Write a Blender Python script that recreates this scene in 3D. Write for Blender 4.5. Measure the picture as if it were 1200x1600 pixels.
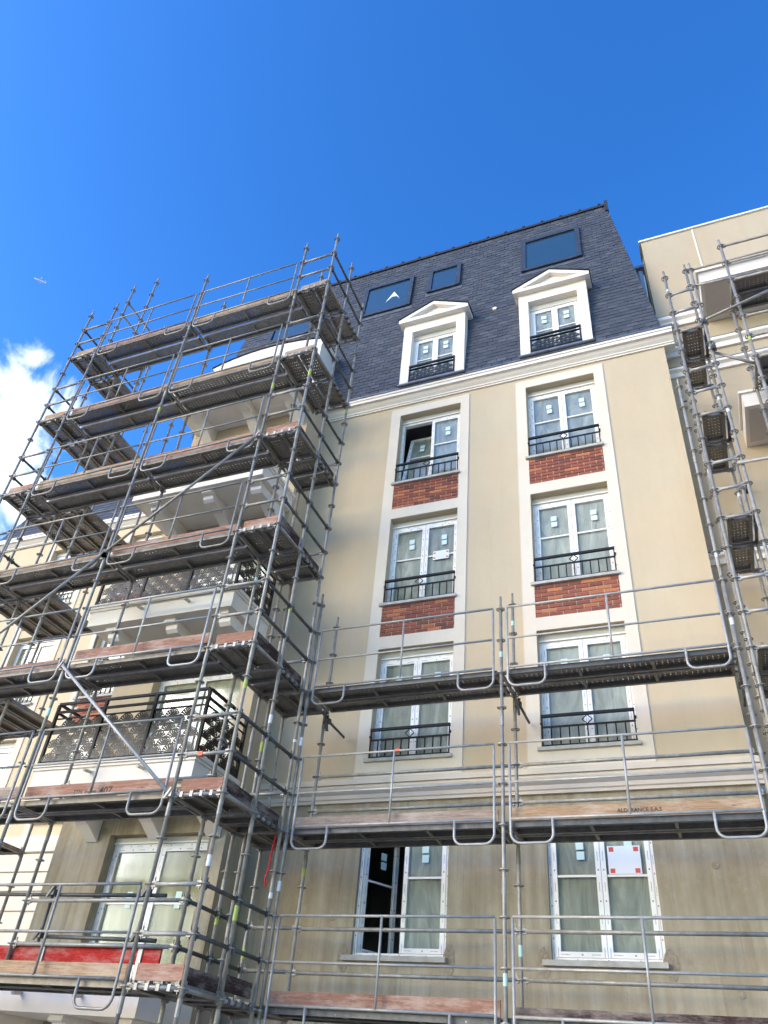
import bpy, math, random
from mathutils import Vector, Matrix
random.seed(7)
for o in list(bpy.data.objects): bpy.data.objects.remove(o)
SC = bpy.context.scene
COL = SC.collection
# ------------------------------------------------------------------ camera
CAM = Vector((2.2325, -10.8327, -7.1676))
YAW, PIT, ROL = (math.radians(a) for a in (-25.2211, 38.0083, 5.8825))
Fv = Vector((math.sin(YAW)*math.cos(PIT), math.cos(YAW)*math.cos(PIT), math.sin(PIT)))
Rt = Vector((math.cos(YAW), -math.sin(YAW), 0)); Up = Rt.cross(Fv)
R2 = math.cos(ROL)*Rt + math.sin(ROL)*Up; U2 = -math.sin(ROL)*Rt + math.cos(ROL)*Up
cd = bpy.data.cameras.new('camera'); cam = bpy.data.objects.new('camera', cd); COL.objects.link(cam)
m = Matrix((R2, U2, -Fv)).transposed().to_4x4(); m.translation = CAM; cam.matrix_world = m
cd.sensor_fit = 'VERTICAL'; cd.sensor_height = 36; cd.lens = 36*1221.12/1600
cd.clip_start = .1; cd.clip_end = 6000
SC.camera = cam
SC.render.resolution_x = 768; SC.render.resolution_y = 1024
# ------------------------------------------------------------------ light
SUN_DIR = Vector((-.58, -.68, .40)).normalized()          # towards the (thinly veiled) sun
sl = bpy.data.lights.new('sun', 'SUN'); sl.energy = .65; sl.angle = math.radians(38); sl.color = (1, .82, .58)
so = bpy.data.objects.new('sun', sl); COL.objects.link(so)
so.rotation_euler = SUN_DIR.to_track_quat('Z', 'Y').to_euler()
W = bpy.data.worlds.new('World'); SC.world = W; W.use_nodes = True
SKYV = 1.42
def sky():
    nt = W.node_tree; N = nt.nodes; L = nt.links; N.clear()
    out = N.new('ShaderNodeOutputWorld'); bg = N.new('ShaderNodeBackground'); bg.inputs[1].default_value = .10
    L.new(bg.outputs[0], out.inputs[0])
    st = N.new('ShaderNodeTexSky'); st.sky_type = 'NISHITA'; st.sun_disc = False
    st.sun_elevation = math.asin(SUN_DIR.z); st.sun_rotation = math.atan2(SUN_DIR.x, SUN_DIR.y)
    st.altitude = 200; st.air_density = 1.0; st.dust_density = .6; st.ozone_density = 2.2
    hs = N.new('ShaderNodeHueSaturation'); hs.inputs['Saturation'].default_value = 1.20; hs.inputs['Hue'].default_value = .506; hs.inputs['Value'].default_value = SKYV
    gm = N.new('ShaderNodeGamma'); gm.inputs[1].default_value = 1.3; L.new(st.outputs[0], gm.inputs[0]); L.new(gm.outputs[0], hs.inputs['Color'])
    tc = N.new('ShaderNodeTexCoord')
    nz = N.new('ShaderNodeTexNoise'); nz.inputs['Scale'].default_value = 13; nz.inputs['Detail'].default_value = 9; nz.inputs['Roughness'].default_value = .62
    nz.inputs['Distortion'].default_value = .4
    L.new(tc.outputs['Generated'], nz.inputs['Vector'])
    # cumulus banks round the horizon, each a direction and an angular radius
    banks = [((-.69,.42,.595),.10),((-.668,.405,.618),.075),((-.70,.48,.53),.075),((-.76,.41,.53),.15),((-.645,.385,.66),.03),((.75,.55,.26),.2),((.2,.95,.18),.2),((-.95,-.1,.22),.2),
             ((.6,-.7,.2),.2),((-.2,-.93,.18),.2),((.95,-.1,.2),.2)]
    acc = None
    for d, r in banks:
        v = N.new('ShaderNodeVectorMath'); v.operation = 'DISTANCE'; v.inputs[1].default_value = Vector(d).normalized()
        L.new(tc.outputs['Generated'], v.inputs[0])
        mr = N.new('ShaderNodeMapRange'); mr.inputs[1].default_value = 0; mr.inputs[2].default_value = r*1.25; mr.inputs[3].default_value = 1; mr.inputs[4].default_value = 0
        L.new(v.outputs['Value'], mr.inputs[0])
        if acc is None: acc = mr.outputs[0]
        else:
            mx = N.new('ShaderNodeMath'); mx.operation = 'MAXIMUM'; L.new(acc, mx.inputs[0]); L.new(mr.outputs[0], mx.inputs[1]); acc = mx.outputs[0]
    a = N.new('ShaderNodeMath'); a.operation = 'MULTIPLY_ADD'; a.inputs[1].default_value = 2.0; L.new(nz.outputs['Fac'], a.inputs[0]); 
    b = N.new('ShaderNodeMath'); b.operation = 'MULTIPLY_ADD'; b.inputs[1].default_value = .85; b.inputs[2].default_value = -1.25; L.new(acc, b.inputs[0])
    L.new(b.outputs[0], a.inputs[2])
    rp = N.new('ShaderNodeMapRange'); rp.interpolation_type = 'SMOOTHSTEP'; rp.inputs[1].default_value = 0; rp.inputs[2].default_value = .55
    L.new(a.outputs[0], rp.inputs[0])
    g = N.new('ShaderNodeMath'); g.operation = 'MULTIPLY'; L.new(rp.outputs[0], g.inputs[0])
    g2 = N.new('ShaderNodeMapRange'); g2.inputs[1].default_value = .02; g2.inputs[2].default_value = .3; L.new(acc, g2.inputs[0]); L.new(g2.outputs[0], g.inputs[1])
    cr = N.new('ShaderNodeValToRGB'); cr.color_ramp.elements[0].color = (5.2, 5.9, 7.2, 1); cr.color_ramp.elements[1].color = (8.2, 8.4, 8.7, 1)
    L.new(a.outputs[0], cr.inputs[0])
    mix = N.new('ShaderNodeMixRGB'); L.new(g.outputs[0], mix.inputs[0]); L.new(hs.outputs[0], mix.inputs[1]); L.new(cr.outputs[0], mix.inputs[2])
    L.new(mix.outputs[0], bg.inputs[0])
sky()
vs = SC.view_settings; vs.view_transform = 'Standard'; vs.look = 'None'; vs.gamma = 1; vs.exposure = 1.3
vs.use_curve_mapping = False
# ------------------------------------------------------------------ materials
MATS = {}
class Mat:
    def __init__(s, name, col=(.5,.5,.5), rough=.6, metal=0, spec=.4):
        s.m = bpy.data.materials.new(name); s.m.use_nodes = True; MATS[name] = s.m
        s.nt = s.m.node_tree; s.N = s.nt.nodes; s.L = s.nt.links
        s.b = s.N['Principled BSDF']; s.b.inputs['Base Color'].default_value = (*col, 1)
        s.b.inputs['Roughness'].default_value = rough; s.b.inputs['Metallic'].default_value = metal
        s.b.inputs['Specular IOR Level'].default_value = spec
        s.tc = s.N.new('ShaderNodeTexCoord')
    def coord(s, scale=(1,1,1), out='Object'):
        mp = s.N.new('ShaderNodeMapping'); mp.inputs['Scale'].default_value = scale; s.L.new(s.tc.outputs[out], mp.inputs[0]); return mp.outputs[0]
    def noise(s, scale=5, detail=6, rough=.55, vscale=(1,1,1), out='Object', dist=0):
        n = s.N.new('ShaderNodeTexNoise'); n.inputs['Scale'].default_value = scale; n.inputs['Detail'].default_value = detail
        n.inputs['Roughness'].default_value = rough; n.inputs['Distortion'].default_value = dist
        s.L.new(s.coord(vscale, out), n.inputs['Vector']); return n.outputs['Fac']
    def ramp(s, fac, stops):
        r = s.N.new('ShaderNodeValToRGB'); e = r.color_ramp.elements
        while len(e) < len(stops): e.new(.5)
        for i, (p, c) in enumerate(stops): e[i].position = p; e[i].color = (*c, 1)
        s.L.new(fac, r.inputs[0]); return r.outputs[0]
    def math(s, op, a, b=None, c=None):
        n = s.N.new('ShaderNodeMath'); n.operation = op
        for i, v in enumerate((a, b, c)):
            if v is None: continue
            if isinstance(v, (int, float)): n.inputs[i].default_value = v
            else: s.L.new(v, n.inputs[i])
        return n.outputs[0]
    def mix(s, fac, a, b, mode='MIX'):
        n = s.N.new('ShaderNodeMixRGB'); n.blend_type = mode
        for i, v in enumerate((fac, a, b)):
            if isinstance(v, tuple): n.inputs[i].default_value = (*v, 1)
            elif isinstance(v, (int, float)): n.inputs[i].default_value = v
            else: s.L.new(v, n.inputs[i])
        return n.outputs[0]
    def color(s, sock): s.L.new(sock, s.b.inputs['Base Color'])
    def roughn(s, sock): s.L.new(sock, s.b.inputs['Roughness'])
    def bump(s, sock, strength=.3, dist=.01):
        n = s.N.new('ShaderNodeBump'); n.inputs['Strength'].default_value = strength; n.inputs['Distance'].default_value = dist
        s.L.new(sock, n.inputs['Height']); s.L.new(n.outputs[0], s.b.inputs['Normal'])
    def rand(s): return s.N.new('ShaderNodeObjectInfo').outputs['Random']
    def attr(s, name): n = s.N.new('ShaderNodeAttribute'); n.attribute_name = name; return n.outputs['Fac']

def mats():
    def render(name, c, var=.06):
        k = Mat(name, c, .9, 0, .15)
        a = k.noise(.7, 5, .6, (1, 1, .35)); b = k.noise(3, 8, .7, (1, 1, .5))
        d = tuple(x*(1-var*2.2) for x in c); e = tuple(min(1, x*(1+var)) for x in c)
        cc = k.mix(.35, k.ramp(a, [(.3, d), (.7, e)]), k.ramp(b, [(.3, d), (.72, e)]))
        cc = k.mix(k.ramp(k.noise(.55, 4, .55, (1, 1, .6)), [(.45, (0,0,0)), (.72, (.75,.75,.75))]), cc, (c[0]*.98, c[1]*.91, c[2]*.84))  # broad pinkish patches: soft light and shade on the wall put into the colour
        cc = k.mix(k.ramp(k.noise(5, 7, .7, (1, 1, .06)), [(.52, (0,0,0)), (.8, (.26,.26,.26))]), cc, tuple(x*.75 for x in c))
        cc = k.mix(k.ramp(k.noise(11, 9, .78), [(.5, (0,0,0)), (.75, (.35,.35,.35))]), cc, tuple(min(.9, x*1.1) for x in c))
        cc = k.mix(k.ramp(k.noise(45, 5, .8), [(.27, (.35,.35,.35)), (.36, (0,0,0))]), cc, tuple(x*.75 for x in c))
        k.color(cc); k.bump(k.noise(120, 5, .7), .4, .004)
    render('beige_render', (.535, .435, .295)); render('pale_render', (.68, .60, .48), .04)
    render('far_render', (.64, .52, .335), .05); render('white_trim', (.78, .72, .63), .03)
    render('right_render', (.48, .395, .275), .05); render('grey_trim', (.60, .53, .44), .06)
    k = Mat('concrete', (.36, .32, .23), .85, 0, .2)
    a = k.noise(1.1, 8, .65, (1, 1, .55), dist=.6); st = k.noise(7, 6, .6, (1, 1, .05)); sp = k.noise(26, 4, .7)
    c = k.ramp(a, [(.28, (.235, .19, .12)), (.5, (.32, .265, .175)), (.75, (.40, .34, .235))])
    c = k.mix(k.ramp(st, [(.42, (0,0,0)), (.7, (.55,.55,.55))]), c, (.47, .43, .335))
    c = k.mix(k.ramp(k.noise(2.2, 5, .6, (1, 1, .12)), [(.55, (0,0,0)), (.78, (.5,.5,.5))]), c, (.17, .15, .11))
    c = k.mix(k.ramp(sp, [(.25, (.6,.6,.6)), (.34, (0,0,0))]), c, (.16, .14, .1))
    c = k.mix(k.ramp(k.noise(.9, 9, .72, (1, 1, .8), dist=.8), [(.46, (0,0,0)), (.66, (.45,.45,.45))]), c, (.20, .165, .11))
    c = k.mix(k.ramp(k.noise(18, 8, .75, (1, 1, .035)), [(.56, (0,0,0)), (.66, (.5,.5,.5))]), c, (.17, .14, .095))
    c = k.mix(k.ramp(k.noise(60, 6, .8), [(.3, (.7,.7,.7)), (.4, (0,0,0))]), c, (.18, .15, .10))
    c = k.mix(k.ramp(k.noise(4.5, 9, .75), [(.55, (0,0,0)), (.7, (.45,.45,.45))]), c, (.43, .39, .30))
    vo = k.N.new('ShaderNodeTexVoronoi'); vo.inputs['Scale'].default_value = 1.1; k.L.new(k.coord((1, 1, 1)), vo.inputs['Vector'])
    c = k.mix(k.ramp(vo.outputs['Distance'], [(.055, (.7,.7,.7)), (.085, (0,0,0))]), c, (.19, .165, .115))
    # vertical board marks
    wv = k.N.new('ShaderNodeTexWave'); wv.inputs['Scale'].default_value = .31; wv.inputs['Distortion'].default_value = 5; wv.inputs['Detail'].default_value = 2; wv.inputs['Detail Scale'].default_value = .6
    k.L.new(k.coord((1, 1, .02)), wv.inputs['Vector'])
    c = k.mix(k.ramp(wv.outputs['Fac'], [(.0, (.35,.35,.35)), (.012, (0,0,0))]), c, (.2, .175, .125))
    k.color(c); k.bump(k.noise(30, 6, .7), .25, .006)
    k = Mat('mortar_patch', (.40, .37, .31), .95); k.color(k.ramp(k.noise(30, 6, .7), [(.3, (.20,.16,.11)), (.7, (.36,.30,.21))])); k.bump(k.noise(60, 5, .7), .6, .01)
    # slate
    k = Mat('slate', (.05, .058, .08), .5, 0, .3)
    r = k.attr('rnd')
    c = k.ramp(r, [(0, (.045, .049, .058)), (.5, (.061, .066, .076)), (.9, (.076, .082, .092)), (1, (.096, .102, .112))])
    c = k.mix(.25, c, k.ramp(k.noise(18, 6, .65), [(.3, (.036, .039, .047)), (.75, (.092, .099, .112))]))
    k.color(c); k.bump(k.noise(90, 5, .6), .35, .004); k.roughn(k.math('MULTIPLY_ADD', k.noise(14, 3), .3, .42))
    k = Mat('slate_dark', (.02, .022, .03), .7)
    k = Mat('zinc', (.14, .155, .175), .45, .5); k.color(k.ramp(k.noise(6, 5), [(.3, (.10, .11, .13)), (.7, (.19, .205, .23))]))
    k = Mat('frame_grey', (.045, .052, .065), .4, .3)
    k.color(k.ramp(k.noise(9, 4), [(.3, (.035, .042, .055)), (.7, (.065, .075, .09))]))
    # bricks
    k = Mat('brick', (.3, .1, .06), .85)
    c = k.ramp(k.rand(), [(0, (.10, .038, .032)), (.12, (.19, .055, .037)), (.5, (.28, .076, .046)), (.78, (.34, .098, .052)), (.88, (.46, .155, .062)), (1, (.54, .20, .075))])
    k.color(k.mix(.25, c, k.ramp(k.noise(38, 6, .7), [(.3, (.09, .032, .022)), (.72, (.36, .135, .075))]))); k.bump(k.noise(130, 4, .7), .6, .005)
    k = Mat('mortar', (.56, .46, .36), .95); k.bump(k.noise(120, 3), .4, .004)
    # steel tube
    def steel(name, lo, hi, rust=.5):
        k = Mat(name, hi, .45, .25, .4)
        rn = k.rand()
        c = k.ramp(k.noise(9, 6, .7), [(.25, lo), (.7, hi)])
        c = k.mix(k.math('MULTIPLY', rn, .35), c, tuple(x*.45 for x in lo))
        c = k.mix(k.ramp(k.noise(15, 7, .75), [(.58, (0,0,0)), (.68, (rust,)*3)]), c, (.20, .135, .085))
        c = k.mix(k.ramp(k.noise(21, 5, .7, (1, 1, .6)), [(.68, (0,0,0)), (.72, (.75,.75,.75))]), c, (.55, .54, .48))
        k.color(c); k.roughn(k.math('MULTIPLY_ADD', k.noise(12, 5), .45, .25)); k.bump(k.noise(40, 4), .2, .002)
    steel('steel', (.20, .18, .15), (.42, .39, .34), .5)
    steel('steel_light', (.29, .27, .24), (.50, .475, .43), .25)
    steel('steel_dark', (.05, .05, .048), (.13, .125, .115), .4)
    # perforated deck steel: real see-through holes
    k = Mat('deck_steel', (.16, .15, .13), .55, .4)
    c = k.ramp(k.noise(7, 6, .7), [(.3, (.17, .152, .122)), (.7, (.34, .31, .255))])
    c = k.mix(k.math('MULTIPLY', k.rand(), .55), c, (.13, .105, .075))
    c = k.mix(k.ramp(k.noise(16, 6, .75), [(.57, (0,0,0)), (.7, (.6,.6,.6))]), c, (.16, .10, .06)); k.color(c)
    sp = k.N.new('ShaderNodeSeparateXYZ'); k.L.new(k.tc.outputs['Object'], sp.inputs[0])
    def cell(s_, p, off=0):
        t = k.math('ADD', k.math('DIVIDE', s_, p), off); t = k.math('FRACT', t); return k.math('MULTIPLY', k.math('SUBTRACT', t, .5), p)
    def holes(offx, offy):
        a = cell(sp.outputs[0], .068, offx); b = cell(sp.outputs[1], .047, offy)
        d = k.math('SQRT', k.math('ADD', k.math('MULTIPLY', a, a), k.math('MULTIPLY', b, b)))
        return k.math('LESS_THAN', d, .0082)
    h = holes(0, 0)
    h = k.math('MULTIPLY', h, k.math('LESS_THAN', k.math('ABSOLUTE', sp.outputs[1]), .118))
    tr = k.N.new('ShaderNodeBsdfTransparent'); mx = k.N.new('ShaderNodeMixShader'); k.L.new(h, mx.inputs[0]); k.L.new(k.b.outputs[0], mx.inputs[1]); k.L.new(tr.outputs[0], mx.inputs[2])
    k.L.new(mx.outputs[0], k.N['Material Output'].inputs[0])
    # timber
    def wood(name, lo, mid, hi):
        k = Mat(name, mid, .9, 0, .15)
        g = k.noise(7, 10, .75, (.22, 5, 7), dist=1.8); rn = k.rand()
        c = k.ramp(g, [(.22, tuple(x*.5 for x in lo)), (.42, lo), (.55, mid), (.72, hi)])
        c = k.mix(k.math('MULTIPLY', rn, .4), c, tuple(x*.5 for x in mid))
        c = k.mix(k.ramp(k.noise(2.6, 8, .75, (.6, 1, 2)), [(.46, (0,0,0)), (.62, (.7,.7,.7))]), c, tuple(.5*x+.5*y for x, y in zip(hi, (.46, .40, .33))))
        c = k.mix(k.ramp(k.noise(6, 8, .8, (.5, 1, 1.5)), [(.60, (0,0,0)), (.68, (.8,.8,.8))]), c, tuple(x*.35 for x in lo))
        vo = k.N.new('ShaderNodeTexVoronoi'); vo.inputs['Scale'].default_value = 3.2; k.L.new(k.coord((.7, 0, 1.6)), vo.inputs['Vector'])
        c = k.mix(k.ramp(vo.outputs['Distance'], [(.05, (.85,.85,.85)), (.09, (0,0,0))]), c, tuple(x*.3 for x in lo))
        k.color(c); k.bump(g, .6, .006)
    wood('timber_red', (.24, .115, .075), (.37, .19, .125), (.47, .29, .20))
    wood('timber_tan', (.28, .17, .095), (.43, .275, .155), (.53, .37, .23))
    wood('timber_grey', (.21, .15, .11), (.36, .265, .20), (.46, .36, .28))
    wood('timber_dark', (.03, .018, .015), (.07, .040, .034), (.12, .075, .06))
    wood('timber_painted_red', (.30, .022, .018), (.45, .030, .022), (.52, .06, .045))
    # joinery
    def upvc(name):
        k = Mat(name, (.80, .80, .80), .35, 0, .45)
        uv = k.N.new('ShaderNodeUVMap'); sp = k.N.new('ShaderNodeSeparateXYZ'); k.L.new(uv.outputs[0], sp.inputs[0]); u, v = sp.outputs[0], sp.outputs[1]
        f = k.math('FRACT', k.math('MULTIPLY', u, 2.7)); band = k.math('LESS_THAN', k.math('ABSOLUTE', k.math('SUBTRACT', v, .5)), .085)
        dash = k.math('MULTIPLY', band, k.math('LESS_THAN', f, .30))
        n = k.N.new('ShaderNodeTexNoise'); n.inputs['Scale'].default_value = 60; k.L.new(uv.outputs[0], n.inputs[0])
        dash = k.math('MULTIPLY', dash, k.math('GREATER_THAN', n.outputs['Fac'], .47))
        dot = k.math('MULTIPLY', k.math('LESS_THAN', k.math('ABSOLUTE', k.math('SUBTRACT', f, .7)), .03), k.math('LESS_THAN', k.math('ABSOLUTE', k.math('SUBTRACT', v, .5)), .15))
        k.color(k.mix(k.math('MAXIMUM', dash, dot), k.ramp(k.noise(4, 4), [(.3, (.78, .74, .66)), (.7, (.86, .82, .75))]), (.26, .26, .27)))
    upvc('frame_film'); Mat('white_plain', (.80, .76, .69), .4)
    k = Mat('film', (.30, .345, .325), .8, 0, .08)
    f = k.noise(2.4, 7, .6, (1.4, 1, .35), dist=1.6); k.color(k.ramp(f, [(.25, (.19, .185, .155)), (.5, (.33, .32, .275)), (.72, (.51, .495, .44))])); k.bump(f, .7, .05)
    k = Mat('film_pale', (.45, .46, .47), .8, 0, .08)
    f = k.noise(2.4, 7, .6, (1.4, 1, .35), dist=1.6); k.color(k.ramp(f, [(.25, (.28, .275, .26)), (.5, (.43, .42, .395)), (.75, (.60, .585, .55))])); k.bump(f, .7, .05)
    k = Mat('film_warm', (.5, .46, .34), .8, 0, .08)
    f = k.noise(2.2, 6, .6, (1.5, 1, .3), dist=1.4); k.color(k.ramp(f, [(.25, (.22, .195, .125)), (.5, (.36, .325, .215)), (.75, (.50, .455, .32))])); k.bump(f, .6, .05)
    def glass(name, tint=(1,1,1), dark=None):
        k = Mat(name, (.02, .03, .04), .03, 0, .5)
        gl = k.N.new('ShaderNodeBsdfGlossy'); gl.inputs['Roughness'].default_value = .12; gl.inputs[0].default_value = (.9, .95, 1, 1)
        fr = k.N.new('ShaderNodeFresnel'); fr.inputs[0].default_value = 1.5
        tr = k.N.new('ShaderNodeBsdfTransparent'); tr.inputs[0].default_value = (*tint, 1)
        mx = k.N.new('ShaderNodeMixShader'); k.L.new(k.math('MULTIPLY', fr.outputs[0], .16), mx.inputs[0]); k.L.new(tr.outputs[0], mx.inputs[1]); k.L.new(gl.outputs[0], mx.inputs[2])
        k.L.new(mx.outputs[0], k.N['Material Output'].inputs[0])
    glass('glass', (.93, .95, .92))
    Mat('roof_glass', (.02, .045, .06), .06, 0, .8).b.inputs['IOR'].default_value = 1.8
    Mat('sticker', (.60, .74, .68), .6); Mat('paper', (.74, .76, .74), .7); Mat('red_tape', (.60, .07, .05), .5)
    Mat('black_metal', (.010, .010, .011), .55, 0, .25); Mat('shutter', (.52, .50, .43), .5)
    k = Mat('iron_fan', (.10, .10, .095), .42, .5); k.color(k.ramp(k.noise(1.8, 5), [(.35, (.010, .010, .010)), (.75, (.085, .08, .072))]))
    k = Mat('sill', (.42, .40, .35), .8); k.color(k.ramp(k.noise(8, 5), [(.3, (.35, .33, .28)), (.7, (.48, .46, .41))]))
    Mat('room', (.34, .32, .29), .9); Mat('ink', (.07, .05, .04), .9)
    Mat('lime_tape', (.38, .43, .10), .7); Mat('white_tape', (.62, .64, .62), .7); Mat('mint_tape', (.42, .60, .52), .7); Mat('orange_tag', (.85, .13, .04), .6); Mat('strap', (.55, .02, .025), .6)
    Mat('aircraft', (.85, .87, .9), .4); Mat('pipe_grey', (.22, .25, .28), .4, .4); Mat('dark_brown', (.06, .04, .03), .6)
    k = Mat('ground', (.3, .28, .24), .95); k.color(k.ramp(k.noise(.8, 8, .7), [(.3, (.32, .285, .23)), (.7, (.46, .41, .335))])); k.bump(k.noise(20, 6), .5, .02)
mats()
# ------------------------------------------------------------------ mesh helpers
class MB:
    def __init__(s): s.v = []; s.f = []; s.uv = []; s.attr = []
    def quad(s, idx, uv=None, a=0.): s.f.append(tuple(idx)); s.uv.append(uv); s.attr.append(a)
    def box(s, x0, x1, y0, y1, z0, z1, a=0.):
        if x0 > x1: x0, x1 = x1, x0
        if y0 > y1: y0, y1 = y1, y0
        if z0 > z1: z0, z1 = z1, z0
        P = [Vector(p) for p in ((x0,y0,z0),(x1,y0,z0),(x1,y1,z0),(x0,y1,z0),(x0,y0,z1),(x1,y0,z1),(x1,y1,z1),(x0,y1,z1))]
        return s.hexa(P, a)
    def hexa(s, P, a=0.):
        n = len(s.v); s.v += [tuple(p) for p in P]
        d = [(P[1]-P[0]).length, (P[3]-P[0]).length, (P[4]-P[0]).length]; la = d.index(max(d))
        for q, ax in (((0,3,2,1),(1,0)), ((4,5,6,7),(0,1)), ((0,1,5,4),(0,2)), ((2,3,7,6),(0,2)), ((1,2,6,5),(1,2)), ((3,0,4,7),(1,2))):
            c = [P[i] for i in q]; e0 = (c[1]-c[0]).length; e1 = (c[3]-c[0]).length
            if e0 >= e1: uv = ((0,0),(e0,0),(e0,1),(0,1))
            else: uv = ((0,0),(0,1),(e1,1),(e1,0))
            s.quad([n+i for i in q], uv, a)
        return s
    def bar(s, p0, p1, w, h, up=(0,0,1)):
        p0, p1 = Vector(p0), Vector(p1); d = (p1-p0).normalized(); up = Vector(up)
        if abs(d.dot(up)) > .98: up = Vector((0,1,0))
        x = d.cross(up).normalized()*w/2; z = x.cross(d).normalized()*h/2
        return s.hexa([p0-x-z, p1-x-z, p1+x-z, p0+x-z, p0-x+z, p1-x+z, p1+x+z, p0+x+z])
    def tube(s, pts, r, n=8, cap=True):
        pts = [Vector(p) for p in pts]; base = len(s.v); prev = None
        for i, p in enumerate(pts):
            if i == 0: t = pts[1]-pts[0]
            elif i == len(pts)-1: t = pts[-1]-pts[-2]
            else: t = (pts[i+1]-p).normalized() + (p-pts[i-1]).normalized()
            t.normalize()
            u = Vector((0,0,1)) if abs(t.z) < .9 else Vector((1,0,0))
            if prev is not None: u = prev
            x = (u - t*u.dot(t)).normalized(); prev = x; y = t.cross(x)
            for k in range(n):
                a = 2*math.pi*k/n; s.v.append(tuple(p + x*math.cos(a)*r + y*math.sin(a)*r))
        for i in range(len(pts)-1):
            for k in range(n):
                a = base+i*n+k; b = base+i*n+(k+1)%n; s.quad((a, b, b+n, a+n))
        if cap:
            s.quad([base+k for k in reversed(range(n))]); s.quad([base+(len(pts)-1)*n+k for k in range(n)])
        return s
    def ring(s, c, ro, ri, h, n=12):
        base = len(s.v); cx, cy, cz = c
        for k in range(n):
            a = 2*math.pi*k/n; ca, sa = math.cos(a), math.sin(a)
            for r, z in ((ri, cz-h/2), (ro, cz-h/2), (ro, cz+h/2), (ri, cz+h/2)): s.v.append((cx+ca*r, cy+sa*r, z))
        for k in range(n):
            a = base+4*k; b = base+4*((k+1)%n)
            for i in range(4): j = (i+1)%4; s.quad((a+i, b+i, b+j, a+j))
        return s
    def prism(s, poly, axis, a0, a1):
        """poly: 2-D points in the plane across `axis`, extruded from a0 to a1"""
        def P(p, t): return {0: (t, p[0], p[1]), 1: (p[0], t, p[1]), 2: (p[0], p[1], t)}[axis]
        n = len(s.v); k = len(poly)
        s.v += [P(p, a0) for p in poly] + [P(p, a1) for p in poly]
        s.quad(list(range(n+k-1, n-1, -1))); s.quad(list(range(n+k, n+2*k)))
        for i in range(k): j = (i+1) % k; s.quad((n+i, n+j, n+k+j, n+k+i))
        return s
    def mesh(s, name, smooth=False):
        me = bpy.data.meshes.new(name); me.from_pydata(s.v, [], s.f)
        if any(u is not None for u in s.uv):
            ul = me.uv_layers.new(name='UVMap'); i = 0
            for f, u in zip(s.f, s.uv):
                for k in range(len(f)): ul.data[i].uv = u[k] if u and k < len(u) else (0, .02); i += 1
        if any(s.attr):
            at = me.attributes.new('rnd', 'FLOAT', 'FACE'); at.data.foreach_set('value', s.attr)
        if smooth: me.polygons.foreach_set('use_smooth', [True]*len(me.polygons))
        return me
def fixn(me):
    import bmesh
    b = bmesh.new(); b.from_mesh(me); bmesh.ops.recalc_face_normals(b, faces=b.faces); b.to_mesh(me); b.free()
def OBJ(name, mb, mat, parent=None, smooth=False, label=None, kind=None, fix=True):
    me = mb if isinstance(mb, bpy.types.Mesh) else mb.mesh(name, smooth)
    if fix and not isinstance(mb, bpy.types.Mesh): fixn(me)
    if not me.materials: me.materials.append(MATS[mat])
    o = bpy.data.objects.new(name, me); COL.objects.link(o)
    if parent is not None:
        o.parent = parent; o.matrix_parent_inverse = Matrix.Translation(-WP(parent))
    if label: o['label'] = label
    if kind: o['kind'] = kind
    return o
def WP(o):
    p = Vector(o.location)
    return p
def PUT(name, me, mat, parent, loc, rz=0, label=None):
    """a copy that shares mesh data, standing at loc"""
    o = OBJ(name, me, mat, parent, label=label); o.location = loc; o.rotation_euler = (0, 0, rz); return o
def THING(name, label, cat, loc, group=None):
    o = bpy.data.objects.new(name, None); COL.objects.link(o); o.location = loc; o.empty_display_size = .3
    o['label'] = label; o['category'] = cat
    if group: o['group'] = group
    return o
def B(*a): return MB().box(*a)
def wall(mb, x0, x1, z0, z1, y0, y1, holes):
    """slab y0 (front) .. y1 with rectangular through-holes (hx0,hx1,hz0,hz1)"""
    xs = sorted({x0, x1, *[h[i] for h in holes for i in (0, 1) if x0 < h[i] < x1]}); zs = sorted({z0, z1, *[h[i] for h in holes for i in (2, 3) if z0 < h[i] < z1]})
    def inside(i, k):
        if i < 0 or k < 0 or i >= len(xs)-1 or k >= len(zs)-1: return None
        cx, cz = (xs[i]+xs[i+1])/2, (zs[k]+zs[k+1])/2
        return not any(h[0] < cx < h[1] and h[2] < cz < h[3] for h in holes)
    def Q(*p): n = len(mb.v); mb.v.extend(p); mb.quad((n, n+1, n+2, n+3))
    for i in range(len(xs)-1):
        for k in range(len(zs)-1):
            if not inside(i, k): continue
            a, b, c, d = xs[i], xs[i+1], zs[k], zs[k+1]
            Q((a,y0,c),(b,y0,c),(b,y0,d),(a,y0,d)); Q((b,y1,c),(a,y1,c),(a,y1,d),(b,y1,d))
            if not inside(i-1, k): Q((a,y1,c),(a,y0,c),(a,y0,d),(a,y1,d))
            if not inside(i+1, k): Q((b,y0,c),(b,y1,c),(b,y1,d),(b,y0,d))
            if not inside(i, k-1): Q((a,y1,c),(b,y1,c),(b,y0,c),(a,y0,c))
            if not inside(i, k+1): Q((a,y0,d),(b,y0,d),(b,y1,d),(a,y1,d))
    return mb
GROUND = -8.77
# ------------------------------------------------------------------ ground
g = OBJ('ground', B(-4000, 4000, -4000, 4000, GROUND-.5, GROUND), 'ground'); g['kind'] = 'structure'
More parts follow.
